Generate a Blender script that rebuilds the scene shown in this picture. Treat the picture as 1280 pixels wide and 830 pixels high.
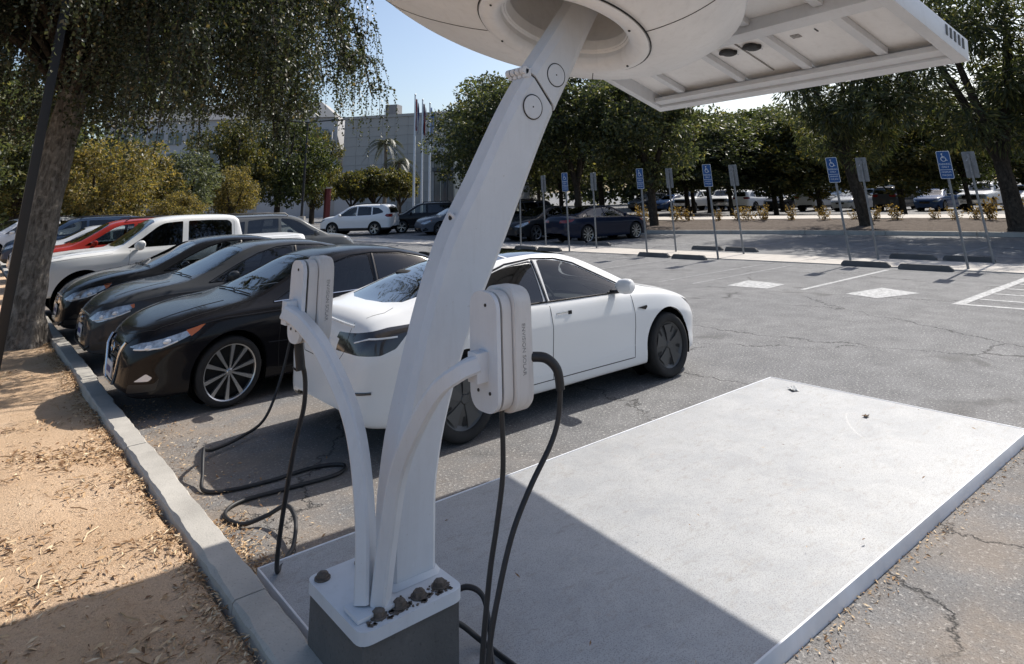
import bpy, bmesh, math, random
from math import sin, cos, pi, radians, sqrt, atan2, floor
from mathutils import Vector, Matrix, noise
from mathutils.bvhtree import BVHTree
for o in list(bpy.data.objects): bpy.data.objects.remove(o)
SC = bpy.context.scene
C = SC.collection
# ------------------------------------------------------------------ camera
PITCH, ROLL, YAW, CAMH = 0.319655, -0.0328836, 0.880936, 2.05
def camera_axes():
    cy, sy, cp, sp = cos(YAW), sin(YAW), cos(PITCH), sin(PITCH)
    fw = Vector((cy*cp, sy*cp, sp)); rt = Vector((sy, -cy, 0)); up = rt.cross(fw)
    c, s = cos(ROLL), sin(ROLL)
    return fw, c*rt + s*up, -s*rt + c*up
FW, RT, UP = camera_axes()
cam_data = bpy.data.cameras.new('camera'); cam = bpy.data.objects.new('camera', cam_data); C.objects.link(cam)
M = Matrix.Identity(4)
for i in range(3):
    M[i][0], M[i][1], M[i][2] = RT[i], UP[i], -FW[i]
M[2][3] = CAMH
cam.matrix_world = M
cam_data.sensor_fit = 'HORIZONTAL'; cam_data.sensor_width = 36.0
cam_data.lens = 799.75*36/1280; cam_data.shift_y = -438/1280
cam_data.clip_start = 0.05; cam_data.clip_end = 4000
SC.camera = cam
# ------------------------------------------------------------------ light
SUN_EL, SUN_AZ = radians(45.5), radians(5.5)
SUN = Vector((cos(SUN_EL)*cos(SUN_AZ), cos(SUN_EL)*sin(SUN_AZ), sin(SUN_EL)))
world = bpy.data.worlds.new('World'); SC.world = world; world.use_nodes = True
nt = world.node_tree; nt.nodes.clear()
sky = nt.nodes.new('ShaderNodeTexSky'); sky.sky_type = 'NISHITA'; sky.sun_disc = False
sky.sun_elevation = SUN_EL; sky.sun_rotation = atan2(SUN.x, SUN.y)
sky.air_density = 1.0; sky.dust_density = 2.2; sky.ozone_density = 1.5; sky.altitude = 100
bg = nt.nodes.new('ShaderNodeBackground'); bg.inputs['Strength'].default_value = 0.12
wo = nt.nodes.new('ShaderNodeOutputWorld')
nt.links.new(sky.outputs[0], bg.inputs['Color']); nt.links.new(bg.outputs[0], wo.inputs['Surface'])
sun_data = bpy.data.lights.new('sun', 'SUN'); sun_data.energy = 4.4; sun_data.angle = radians(0.53); sun_data.color = (1.0, 0.95, 0.87)
sun = bpy.data.objects.new('sun', sun_data); C.objects.link(sun)
sun.rotation_euler = (-SUN).to_track_quat('-Z', 'Y').to_euler(); sun.location = SUN*60
SC.view_settings.view_transform = 'Standard'; SC.view_settings.look = 'None'; SC.view_settings.gamma = 1.0
SC.view_settings.use_curve_mapping = False; SC.view_settings.exposure = 0.40
SC.cycles.max_bounces = 6; SC.cycles.transparent_max_bounces = 10; SC.cycles.diffuse_bounces = 3
SC.cycles.sample_clamp_indirect = 6.0; SC.cycles.caustics_reflective = False; SC.cycles.caustics_refractive = False
# ------------------------------------------------------------------ helpers
R = random.Random(7)
def tag(o, label=None, cat=None, group=None, kind=None):
    if label: o['label'] = label
    if cat: o['category'] = cat
    if group: o['group'] = group
    if kind: o['kind'] = kind
    return o
def empty(name, loc=(0, 0, 0), rz=0, parent=None):
    o = bpy.data.objects.new(name, None); C.objects.link(o)
    o.location = loc; o.rotation_euler = (0, 0, rz); o.empty_display_size = 0.2
    if parent: o.parent = parent
    return o
def mesh_obj(name, me, mat=None, parent=None):
    o = bpy.data.objects.new(name, me); C.objects.link(o)
    if mat and not me.materials: me.materials.append(mat)
    if parent: o.parent = parent
    return o
def set_smooth(me, ang=None):
    me.polygons.foreach_set('use_smooth', [True]*len(me.polygons))
    if ang is not None:
        me.set_sharp_from_angle(angle=radians(ang))
def copy_tree(o, parent=None):
    c = o.copy(); C.objects.link(c); c.parent = parent
    for ch in o.children: copy_tree(ch, c)
    return c
def frame_of(d):
    d = d.normalized(); a = Vector((0, 0, 1)) if abs(d.z) < 0.95 else Vector((1, 0, 0))
    u = d.cross(a).normalized(); return u, u.cross(d).normalized()
class MB:
    """collects shapes; build() links them as ONE mesh object"""
    def __init__(s): s.v, s.f, s.mi = [], [], []
    def add(s, vs, fs, mi=0):
        b = len(s.v); s.v.extend(tuple(v) for v in vs); s.f.extend(tuple(i+b for i in f) for f in fs); s.mi.extend([mi]*len(fs))
    def box(s, c, sz, rz=0, bev=0.0, mat=None, mi=0):
        hx, hy, hz = sz[0]/2, sz[1]/2, sz[2]/2
        if bev <= 0:
            vs = [(x, y, z) for x in (-hx, hx) for y in (-hy, hy) for z in (-hz, hz)]
            fs = [(0, 1, 3, 2), (4, 6, 7, 5), (0, 4, 5, 1), (2, 3, 7, 6), (0, 2, 6, 4), (1, 5, 7, 3)]
        else:
            bm = bmesh.new(); bmesh.ops.create_cube(bm, size=1.0)
            for v in bm.verts: v.co = Vector((v.co.x*sz[0], v.co.y*sz[1], v.co.z*sz[2]))
            bmesh.ops.bevel(bm, geom=bm.edges[:], offset=bev, segments=2, profile=0.6, affect='EDGES')
            bm.verts.ensure_lookup_table(); bm.verts.index_update()
            vs = [v.co.copy() for v in bm.verts]; fs = [[v.index for v in f.verts] for f in bm.faces]; bm.free()
        Mx = mat if mat is not None else Matrix.Rotation(rz, 4, 'Z')
        s.add([Vector(c) + Mx.to_3x3() @ Vector(v) for v in vs], fs, mi); return s
    def tube(s, pts, r, n=8, cap=True, mi=0, flat=None):
        pts = [Vector(p) for p in pts]; k = len(pts)
        rs = r if isinstance(r, (list, tuple)) else [r]*k
        vs, fs = [], []; u = None
        for i, p in enumerate(pts):
            d = (pts[min(i+1, k-1)] - pts[max(i-1, 0)]).normalized()
            if u is None: u, w = frame_of(d)
            else:
                u = (u - d*u.dot(d)).normalized(); w = u.cross(d).normalized()
            for j in range(n):
                a = 2*pi*j/n; vs.append(p + (u*cos(a) + w*sin(a))*rs[i])
        for i in range(k-1):
            for j in range(n):
                fs.append((i*n+j, i*n+(j+1) % n, (i+1)*n+(j+1) % n, (i+1)*n+j))
        if cap: fs.append(tuple(range(n-1, -1, -1))); fs.append(tuple((k-1)*n+j for j in range(n)))
        s.add(vs, fs, mi); return s
    def cyl(s, p0, p1, r0, r1=None, n=16, cap=True, mi=0):
        return s.tube([p0, p1], [r0, r0 if r1 is None else r1], n, cap, mi)
    def loft(s, rings, closed=True, cap=True, mi=0):
        n = len(rings[0]); vs = [p for r in rings for p in r]; fs = []
        for i in range(len(rings)-1):
            for j in range(n if closed else n-1):
                fs.append((i*n+j, i*n+(j+1) % n, (i+1)*n+(j+1) % n, (i+1)*n+j))
        if cap and closed:
            fs.append(tuple(range(n-1, -1, -1))); fs.append(tuple((len(rings)-1)*n+j for j in range(n)))
        s.add(vs, fs, mi); return s
    def lathe(s, prof, c=(0, 0, 0), axis='Z', n=32, mi=0):
        rings = []
        for j in range(n):
            a = 2*pi*j/n; ring = []
            for r, h in prof:
                q = (r*cos(a), r*sin(a), h)
                if axis == 'Y': q = (q[0], q[2], q[1])
                if axis == 'X': q = (q[2], q[0], q[1])
                ring.append(Vector(c)+Vector(q))
            rings.append(ring)
        m = len(prof); vs = [p for r in rings for p in r]
        fs = [(j*m+i, ((j+1) % n)*m+i, ((j+1) % n)*m+i+1, j*m+i+1) for j in range(n) for i in range(m-1)]
        s.add(vs, fs, mi); return s
    def prism(s, poly, fn0, fn1, mi=0):
        n = len(poly); vs = [fn0(*p) for p in poly] + [fn1(*p) for p in poly]
        fs = [tuple(range(n)), tuple(range(2*n-1, n-1, -1))] + [(i, i+n, (i+1) % n+n, (i+1) % n) for i in range(n)]
        s.add(vs, fs, mi); return s
    def mesh(s, name, ang=40, fix=True):
        me = bpy.data.meshes.new(name); me.from_pydata(s.v, [], s.f)
        if fix:
            bm = bmesh.new(); bm.from_mesh(me); bmesh.ops.recalc_face_normals(bm, faces=bm.faces[:]); bm.to_mesh(me); bm.free()
        if any(s.mi): me.polygons.foreach_set('material_index', s.mi)
        if ang: set_smooth(me, ang)
        return me
    def build(s, name, mat, parent=None, ang=40, fix=True):
        me = s.mesh(name, ang, fix)
        for m in (mat if isinstance(mat, (list, tuple)) else [mat]): me.materials.append(m)
        return mesh_obj(name, me, None, parent)
def pchip(knots):
    """monotone cubic through (x, y) knots"""
    xs = [k[0] for k in knots]; ys = [k[1] for k in knots]; n = len(xs)
    h = [xs[i+1]-xs[i] for i in range(n-1)]; d = [(ys[i+1]-ys[i])/h[i] for i in range(n-1)]
    m = [0.0]*n
    for i in range(1, n-1):
        if d[i-1]*d[i] > 0:
            w1, w2 = 2*h[i]+h[i-1], h[i]+2*h[i-1]; m[i] = (w1+w2)/(w1/d[i-1]+w2/d[i])
    m[0], m[-1] = d[0], d[-1]
    def f(x):
        if x <= xs[0]: return ys[0]
        if x >= xs[-1]: return ys[-1]
        i = 0
        while x > xs[i+1]: i += 1
        t = (x-xs[i])/h[i]; t2, t3 = t*t, t*t*t
        return (2*t3-3*t2+1)*ys[i]+(t3-2*t2+t)*h[i]*m[i]+(-2*t3+3*t2)*ys[i+1]+(t3-t2)*h[i]*m[i+1]
    return f
def spline(pts, per=8, closed=False):
    """Catmull-Rom through points"""
    P = [Vector(p) for p in pts]; n = len(P); out = []
    for i in range(n if closed else n-1):
        g = (lambda k: P[k % n]) if closed else (lambda k: P[min(max(k, 0), n-1)])
        a, b, c, d = g(i-1), g(i), g(i+1), g(i+2)
        for k in range(per):
            t = k/per; out.append(0.5*((2*b)+(c-a)*t+(2*a-5*b+4*c-d)*t*t+(3*b-a-3*c+d)*t**3))
    if not closed: out.append(P[-1])
    return out
def rounded(poly, r, n=4):
    """2D polygon with rounded corners; r scalar or per-corner"""
    k = len(poly); out = []
    for i in range(k):
        p0, p, p1 = Vector(poly[i-1]), Vector(poly[i]), Vector(poly[(i+1) % k])
        rr = r[i] if isinstance(r, (list, tuple)) else r
        a, b = p0-p, p1-p; rr = min(rr, a.length*0.48, b.length*0.48)
        if rr < 1e-4: out.append(tuple(p)); continue
        A, B = p+a.normalized()*rr, p+b.normalized()*rr
        for j in range(n+1):
            t = j/n; out.append(tuple(A*(1-t)**2+p*2*t*(1-t)+B*t*t))
    return out
# ------------------------------------------------------------------ materials
MATS = {}
class NB:
    def __init__(s, name):
        s.m = bpy.data.materials.new(name); s.m.use_nodes = True; s.t = s.m.node_tree; s.t.nodes.clear()
        s.out = s.n('ShaderNodeOutputMaterial'); MATS[name] = s.m
    def n(s, typ, ins=None, **kw):
        nd = s.t.nodes.new(typ)
        for k, v in kw.items(): setattr(nd, k, v)
        for k, v in (ins or {}).items():
            if isinstance(v, bpy.types.NodeSocket): s.t.links.new(v, nd.inputs[k])
            elif v is not None: nd.inputs[k].default_value = v
        return nd
    def coord(s, which='Object', scale=1.0):
        c = s.n('ShaderNodeTexCoord').outputs[which]
        if which == 'World': pass
        if scale == 1.0: return c
        return s.n('ShaderNodeMapping', {'Vector': c, 'Scale': (scale if isinstance(scale, tuple) else (scale,)*3)}).outputs[0]
    def pos(s, scale=1.0):
        c = s.n('ShaderNodeNewGeometry').outputs['Position']
        return s.n('ShaderNodeMapping', {'Vector': c, 'Scale': (scale if isinstance(scale, tuple) else (scale,)*3)}).outputs[0]
    def noise(s, v, scale, detail=4, rough=0.55, dist=0.0):
        return s.n('ShaderNodeTexNoise', {'Vector': v, 'Scale': scale, 'Detail': detail, 'Roughness': rough, 'Distortion': dist}).outputs[0]
    def ramp(s, v, stops, interp='LINEAR'):
        nd = s.n('ShaderNodeValToRGB', {'Fac': v}); cr = nd.color_ramp; cr.interpolation = interp
        while len(cr.elements) < len(stops): cr.elements.new(0.5)
        for e, (p, c) in zip(cr.elements, stops):
            e.position = p; e.color = (c if isinstance(c, tuple) else (c, c, c)) + ((1,) if not isinstance(c, tuple) or len(c) == 3 else ())
        return nd.outputs[0]
    def mix(s, f, a, b, typ='MIX'):
        nd = s.n('ShaderNodeMix', data_type='RGBA', blend_type=typ)
        for i, v in ((0, f), (6, a), (7, b)):
            if isinstance(v, bpy.types.NodeSocket): s.t.links.new(v, nd.inputs[i])
            else: nd.inputs[i].default_value = v if i == 0 else (tuple(v)+(1,))[:4]
        return nd.outputs[2]
    def math(s, op, a, b=0.0, clamp=False):
        nd = s.n('ShaderNodeMath', operation=op, use_clamp=clamp)
        for i, v in ((0, a), (1, b)):
            if isinstance(v, bpy.types.NodeSocket): s.t.links.new(v, nd.inputs[i])
            else: nd.inputs[i].default_value = v
        return nd.outputs[0]
    def bump(s, h, strength=0.3, dist=0.01):
        return s.n('ShaderNodeBump', {'Height': h, 'Strength': strength, 'Distance': dist}).outputs[0]
    def bsdf(s, color, rough=0.6, metal=0.0, normal=None, spec=0.5, coat=0.0, **kw):
        ins = {'Base Color': color if isinstance(color, bpy.types.NodeSocket) else (tuple(color)+(1,))[:4], 'Roughness': rough, 'Metallic': metal, 'Specular IOR Level': spec, 'Coat Weight': coat, 'Coat Roughness': 0.03}
        if normal is not None: ins['Normal'] = normal
        ins.update(kw)
        b = s.n('ShaderNodeBsdfPrincipled', ins)
        return b
    def done(s, b):
        s.t.links.new(b.outputs[0], s.out.inputs['Surface']); return s.m
def plain(name, col, rough=0.5, metal=0.0, spec=0.5, vary=0.0, vscale=8.0, bump=0.0, bscale=60.0, coat=0.0):
    b = NB(name); v = b.coord('Object')
    c = col
    if vary:
        nz = b.noise(v, vscale, 5, 0.65)
        c = b.mix(b.ramp(nz, [(0.3, 0.0), (0.7, 1.0)]), tuple(x*(1-vary) for x in col), tuple(min(1, x*(1+vary)) for x in col))
    nm = b.bump(b.noise(v, bscale, 3), bump, 0.004) if bump else None
    return b.done(b.bsdf(c, rough, metal, nm, spec, coat))
def coated(name, col, rough, grime, gcol=(.30, .28, .25), spk=.5):
    b = NB(name); v = b.coord('Object'); streak = b.noise(b.n('ShaderNodeMapping', {'Vector': v, 'Scale': (9, 9, 1.1)}).outputs[0], 1.6, 6, .7, .4); cloud = b.noise(v, 2.4, 5, .65); fine = b.noise(v, 46, 4, .75)
    c = b.mix(b.ramp(cloud, [(.3, 0.0), (.7, 1.0)]), tuple(x*.93 for x in col), tuple(min(1, x*1.05) for x in col))
    c = b.mix(b.math('MULTIPLY', b.ramp(streak, [(.50, 0.0), (.80, 1.0)]), grime), c, gcol)
    c = b.mix(b.math('MULTIPLY', b.ramp(fine, [(.66, 0.0), (.74, 1.0)]), spk), c, (.34, .31, .27))
    rg = b.math('ADD', b.math('MULTIPLY', cloud, .25), rough-.10)
    return b.done(b.bsdf(c, rg, 0, b.bump(b.noise(v, 110, 3, .6), .14, .003), .45))
coated('white_steel', (0.64, 0.665, 0.70), .42, .17)
coated('white_plastic', (0.63, 0.615, 0.60), .48, .45, (.36, .33, .30), .45)
coated('panel_white', (0.83, 0.84, 0.85), .5, .25, (.45, .44, .43), .25)
coated('hull_white', (0.83, 0.84, 0.85), .36, .25, (.45, .44, .43), .2)
plain('black_rubber', (0.018, 0.018, 0.02), 0.55, vary=0.3, vscale=20)
plain('dark_metal', (0.010, 0.0105, 0.012), 0.5)
plain('cell_black', (0.01, 0.012, 0.025), 0.12)
plain('steel', (0.42, 0.43, 0.44), 0.4, 0.9, vary=0.1)
plain('rust', (0.12, 0.10, 0.085), 0.85, 0.1, vary=0.5, vscale=40, bump=0.5, bscale=80)
plain('seam_dark', (0.006, 0.006, 0.007), 0.7)
plain('letter_grey', (0.27, 0.265, 0.26), 0.6, vary=0.7, vscale=70)
plain('sign_blue', (0.012, 0.075, 0.24), 0.5)
plain('sign_white', (0.62, 0.66, 0.7), 0.5)
plain('galvanised', (0.20, 0.21, 0.22), 0.6, 0.35, vary=0.2, vscale=12)
plain('paint_white', (0.62, 0.62, 0.6), 0.7, vary=0.08)
# ------------------------------------------------------------------ ground materials
def ground_mats():
    b = NB('asphalt'); p = b.pos()
    big = b.noise(p, 0.35, 4, 0.6); mid = b.noise(p, 2.3, 5, 0.65); fine = b.noise(p, 95, 2, 0.6); grit = b.noise(p, 38, 3, 0.7)
    c = b.mix(b.ramp(big, [(0.3, 0.0), (0.7, 1.0)]), (0.175, 0.176, 0.18), (0.235, 0.233, 0.232))
    c = b.mix(b.ramp(mid, [(0.38, 0.0), (0.68, 0.75)]), c, (0.115, 0.115, 0.118))
    c = b.mix(b.ramp(fine, [(0.36, 0.75), (0.5, 0.0)]), c, (0.045, 0.045, 0.048))
    c = b.mix(b.ramp(grit, [(0.56, 0.0), (0.68, 0.9)]), c, (0.46, 0.45, 0.43))
    # brown dust where the planting bed washes onto the lot
    sx = b.n('ShaderNodeSeparateXYZ', {'Vector': p})
    nearbed = b.n('ShaderNodeMapRange', {'Value': sx.outputs[0], 'From Min': 1.4, 'From Max': 4.6, 'To Min': 1.0, 'To Max': 0.0}).outputs[0]
    apron = b.n('ShaderNodeMapRange', {'Value': sx.outputs[1], 'From Min': 1.2, 'From Max': 3.2, 'To Min': 0.9, 'To Max': 0.0}).outputs[0]
    farx = b.n('ShaderNodeMapRange', {'Value': sx.outputs[0], 'From Min': 5.0, 'From Max': 9.0, 'To Min': 1.0, 'To Max': 0.0}).outputs[0]
    apron = b.math('MULTIPLY', apron, farx)
    dust = b.math('MULTIPLY', b.math('MAXIMUM', nearbed, apron), b.ramp(b.noise(p, 1.7, 6, 0.7), [(0.32, 0.0), (0.62, 1.0)]), True)
    c = b.mix(b.math('MULTIPLY', dust, 0.75), c, (0.30, 0.235, 0.175))
    # cracks
    dis = b.n('ShaderNodeVectorMath', {0: b.n('ShaderNodeTexNoise', {'Vector': p, 'Scale': 1.1, 'Detail': 6.0, 'Roughness': 0.7}).outputs['Color'], 1: (1.1, 1.1, 0.0)}, operation='MULTIPLY').outputs[0]
    pv = b.n('ShaderNodeVectorMath', {0: p, 1: dis}, operation='ADD').outputs[0]
    flat = b.n('ShaderNodeMapping', {'Vector': pv, 'Scale': (0.42, 0.24, 0.0)}).outputs[0]
    vor = b.n('ShaderNodeTexVoronoi', {'Vector': flat, 'Scale': 1.0}, feature='DISTANCE_TO_EDGE').outputs['Distance']
    gate = b.ramp(b.noise(p, 0.5, 2), [(0.42, 0.0), (0.5, 1.0)])
    crack = b.math('MULTIPLY', b.ramp(vor, [(0.0, 1.0), (0.0065, 0.0)]), gate)
    c = b.mix(b.math('MULTIPLY', crack, 0.85), c, (0.03, 0.028, 0.027))
    h = b.math('SUBTRACT', b.math('ADD', b.math('MULTIPLY', fine, 0.5), grit), b.math('MULTIPLY', crack, 1.2))
    oil = b.ramp(b.noise(p, 0.9, 3, 0.5, 0.8), [(0.66, 0.0), (0.72, 0.55)])
    c = b.mix(oil, c, (0.075, 0.073, 0.07))
    track = b.ramp(b.noise(b.pos((1.9, .13, 1)), 1.0, 4, 0.6), [(0.5, 0.0), (0.7, 0.35)])
    c = b.mix(track, c, (0.12, 0.12, 0.122))
    b.done(b.bsdf(c, 0.84, 0, b.bump(h, 0.9, 0.008), 0.3))
    b = NB('dirt'); p = b.pos()
    n1 = b.noise(p, 0.9, 5, 0.6); n2 = b.noise(p, 9, 6, 0.7, 0.6); n3 = b.noise(p, 60, 4, 0.75)
    c = b.mix(b.ramp(n1, [(0.3, 0.0), (0.7, 1.0)]), (0.52, 0.35, 0.215), (0.68, 0.50, 0.345))
    c = b.mix(b.ramp(n2, [(0.55, 0.0), (0.78, 0.7)]), c, (0.30, 0.165, 0.085))
    c = b.mix(b.ramp(n3, [(0.3, 0.6), (0.46, 0.0)]), c, (0.26, 0.17, 0.11))
    c = b.mix(b.ramp(n3, [(0.62, 0.0), (0.75, 0.6)]), c, (0.68, 0.55, 0.40))
    b.done(b.bsdf(c, 0.95, 0, b.bump(b.math('ADD', n2, n3), 0.9, 0.02), 0.1))
    b = NB('mulch'); p = b.pos()
    n2 = b.noise(p, 5, 6, 0.75, 0.5); n3 = b.noise(p, 26, 4, 0.8)
    c = b.mix(b.ramp(n2, [(0.3, 0.0), (0.7, 1.0)]), (0.085, 0.070, 0.060), (0.20, 0.165, 0.14))
    c = b.mix(b.ramp(n3, [(0.55, 0.0), (0.75, 0.7)]), c, (0.30, 0.26, 0.225))
    b.done(b.bsdf(c, 0.95, 0, b.bump(n3, 1.0, 0.05), 0.1))
    for nm, col, v in (('concrete', (0.45, 0.425, 0.385), 0.2), ('concrete_pale', (0.52, 0.48, 0.43), 0.12), ('concrete_dark', (0.13, 0.125, 0.12), 0.25)):
        b = NB(nm); p = b.pos()
        n1 = b.noise(p, 2.2, 6, 0.65); n2 = b.noise(p, 70, 3, 0.7); n3 = b.noise(p, 14, 5, 0.7)
        c = b.mix(b.ramp(n1, [(0.3, 0.0), (0.7, 1.0)]), tuple(x*(1-v) for x in col), tuple(x*(1+v*0.6) for x in col))
        c = b.mix(b.ramp(n3, [(0.6, 0.0), (0.78, 0.5)]), c, tuple(x*0.5 for x in col))
        c = b.mix(b.ramp(n2, [(0.28, 0.6), (0.42, 0.0)]), c, tuple(x*0.45 for x in col))
        b.done(b.bsdf(c, 0.85, 0, b.bump(n2, 0.5, 0.005), 0.3))
    b = NB('pad'); p = b.pos()
    n1 = b.noise(p, 1.1, 6, 0.6); n2 = b.noise(p, 140, 2, 0.7); n3 = b.noise(b.pos((1.4, 3.2, 1)), 1.5, 8, 0.78, 0.3)
    c = b.mix(b.ramp(n1, [(0.3, 0.0), (0.7, 1.0)]), (0.33, 0.338, 0.35), (0.42, 0.425, 0.43))
    c = b.mix(b.ramp(n3, [(0.53, 0.0), (0.75, 0.6)]), c, (0.30, 0.295, 0.28))
    c = b.mix(b.ramp(b.noise(p, 5.5, 4, 0.8), [(0.62, 0.0), (0.74, 0.45)]), c, (0.36, 0.27, 0.2))
    n4 = b.noise(p, 3.4, 7, 0.75, 0.5); c = b.mix(b.ramp(n4, [(0.42, 0.0), (0.62, 0.55)]), c, (0.475, 0.475, 0.47)); n5 = b.noise(b.pos((1.0, 2.1, 1)), 8.5, 6, 0.8); c = b.mix(b.ramp(n5, [(0.54, 0.0), (0.68, 0.7)]), c, (0.285, 0.262, 0.235))
    # long arc scratches left by tyres
    vr = b.n('ShaderNodeTexVoronoi', {'Vector': b.n('ShaderNodeMapping', {'Vector': p, 'Scale': (0.25, 0.33, 0), 'Location': (0.13, 0.31, 0)}).outputs[0], 'Scale': 1.0}, feature='F1').outputs['Distance']
    ring = b.ramp(vr, [(0.330, 0.0), (0.333, 1.0), (0.336, 0.0)])
    c = b.mix(b.math('MULTIPLY', ring, b.ramp(b.noise(p, 0.8, 4), [(0.48, 0.0), (0.6, 0.7)])), c, (0.66, 0.65, 0.63))
    c = b.mix(b.ramp(n2, [(0.36, 0.8), (0.50, 0.0)]), c, (0.22, 0.22, 0.225))
    b.done(b.bsdf(c, 0.62, 0, b.bump(n2, 0.35, 0.003), 0.4))
    plain('edge_white', (.74, .75, .78), .5, vary=.12, vscale=3)
    b = NB('road_paint'); p = b.pos()
    n1 = b.noise(p, 11, 6, 0.8); n2 = b.noise(p, 60, 3, 0.8)
    worn = b.math('ADD', n1, b.math('MULTIPLY', n2, 0.45))
    c = b.mix(b.ramp(worn, [(0.64, 0.0), (0.86, 1.0)]), (0.52, 0.52, 0.515), (0.20, 0.20, 0.20))
    b.done(b.bsdf(c, 0.75, 0, b.bump(n2, 0.4, 0.004), 0.3))
    b = NB('road_paint_faded'); p = b.pos()
    n1 = b.noise(p, 7, 6, 0.85); n2 = b.noise(p, 70, 3, 0.8)
    worn = b.math('ADD', n1, b.math('MULTIPLY', n2, 0.6))
    c = b.mix(b.ramp(worn, [(0.62, 0.0), (0.84, 1.0)]), (0.40, 0.40, 0.40), (0.19, 0.19, 0.19))
    b.done(b.bsdf(c, 0.8, 0, None, 0.3))
    b = NB('litter'); rnd = b.n('ShaderNodeNewGeometry').outputs['Random Per Island']
    c = b.ramp(rnd, [(0.0, (0.16, 0.09, 0.05)), (0.3, (0.38, 0.23, 0.12)), (0.6, (0.55, 0.38, 0.22)), (1.0, (0.72, 0.58, 0.40))])
    b.done(b.bsdf(c, 0.9, 0, None, 0.15))
ground_mats()
# ------------------------------------------------------------------ ground sheets
def sheet(name, pts, z, mat, **kw):
    mb = MB(); mb.add([(x, y, z) for x, y in pts], [tuple(range(len(pts)))])
    return tag(mb.build(name, MATS[mat], None, None), **kw)
def make_ground():
    mb = MB(); S = 1500
    mb.add([(-S, -S, 0), (S, -S, 0), (S, S, 0), (-S, S, 0)], [(0, 1, 2, 3)])
    tag(mb.build('parking_lot', MATS['asphalt'], None, None), kind='structure')
    # planting bed of bare dirt left of the kerb
    xs = [1.405 - 0.0 - (i/70)**1.7*16 for i in range(71)]; ys = [-6 + (j/200)**1.5*90 for j in range(201)]
    vs = []; fs = []
    for y in ys:
        for i, x in enumerate(xs):
            q = Vector((x, y, 0)); near = max(0, 1-abs(y-5)/30)
            z = 0.075 + 0.045*noise.noise(q*0.7) + 0.028*noise.noise(q*2.3)*near + 0.014*noise.noise(q*7)*near
            if i < 2: z = 0.045 + 0.02*noise.noise(q*4)
            vs.append((x, y, z))
    n = len(xs)
    for j in range(len(ys)-1):
        for i in range(n-1): fs.append((j*n+i, (j+1)*n+i, (j+1)*n+i+1, j*n+i+1))
    mb = MB(); mb.add(vs, fs); tag(mb.build('planting_bed_ground', MATS['dirt'], None, 80), kind='structure')
    # kerb, stone by stone
    k = tag(empty('kerb', (1.495, 0, 0)), kind='structure')
    y = 1.2; i = 0
    while y < 60:
        L = 2.9 if y < 30 else 6.0
        if not (13.9 < y < 14.1):
            mb = MB()
            if y < 16:   # worn, chipped arris
                ny = int(L/.05); rings = []
                for q in range(ny+1):
                    yy = y+.006+(L-.012)*q/ny; nz = lambda k, s=9: noise.noise(Vector((k*7.3, yy*s, 1.7)))
                    ca, cb = max(.008, .014+.016*nz(1)+.02*max(0, nz(2, 4)-.25)), max(.008, .014+.014*nz(3)+.03*max(0, nz(4, 3)-.25)); zt = .13+.003*nz(5, 3); wx = .002*nz(6, 2)
                    rings.append([(-.0875+wx, yy, -.02), (.0875+wx, yy, -.02), (.0875+wx, yy, zt-cb), (.0875-cb+wx, yy, zt), (-.0875+ca+wx, yy, zt), (-.0875+wx, yy, zt-ca)])
                mb.loft(rings)
            else: mb.box((0, y+L/2, 0.055), (0.175, L-0.012, 0.15), bev=0.012)
            o = mb.build('kerb_stone', MATS['concrete'], k); o.rotation_euler.z = R.uniform(-0.0012, 0.0012)
        y += L
    # steel-edged pad under the charger
    mb = MB(); mb.box((4.395, 3.305, 0.02), (5.47, 2.29, 0.10), bev=0.007)
    o = mb.build('charger_pad', MATS['pad'])
    tag(o, 'wide pale concrete pad lying on the asphalt under the charging station', 'concrete pad')
    for nm, c, sz in (('edge_angle', (4.395, 2.1575, .0245), (5.478, .012, .098)), ('edge_angle', (4.395, 4.4525, .0245), (5.478, .012, .098)), ('edge_angle', (7.1325, 3.305, .0245), (.012, 2.283, .098)), ('edge_angle', (1.6575, 3.305, .0245), (.012, 2.283, .098))):
        m = MB(); m.box(c, sz, bev=.003); m.build(nm, MATS['edge_white'], o)
def mark(name, a, b, w, mat='road_paint', parent=None, z=0.004):
    a, b = Vector((a[0], a[1], 0)), Vector((b[0], b[1], 0)); d = (b-a).normalized(); n = Vector((-d.y, d.x, 0))*w/2
    k = max(2, int((b-a).length/0.5)); vs = []; fs = []
    for i in range(k+1):
        p = a+(b-a)*i/k; e = 1+0.12*noise.noise(p*3)
        vs += [p+n*e+Vector((0, 0, z)), p-n*e+Vector((0, 0, z))]
    for i in range(k): fs.append((2*i, 2*i+1, 2*i+3, 2*i+2))
    mb = MB(); mb.add(vs, fs); return mb.build(name, MATS[mat], parent, None)
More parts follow.
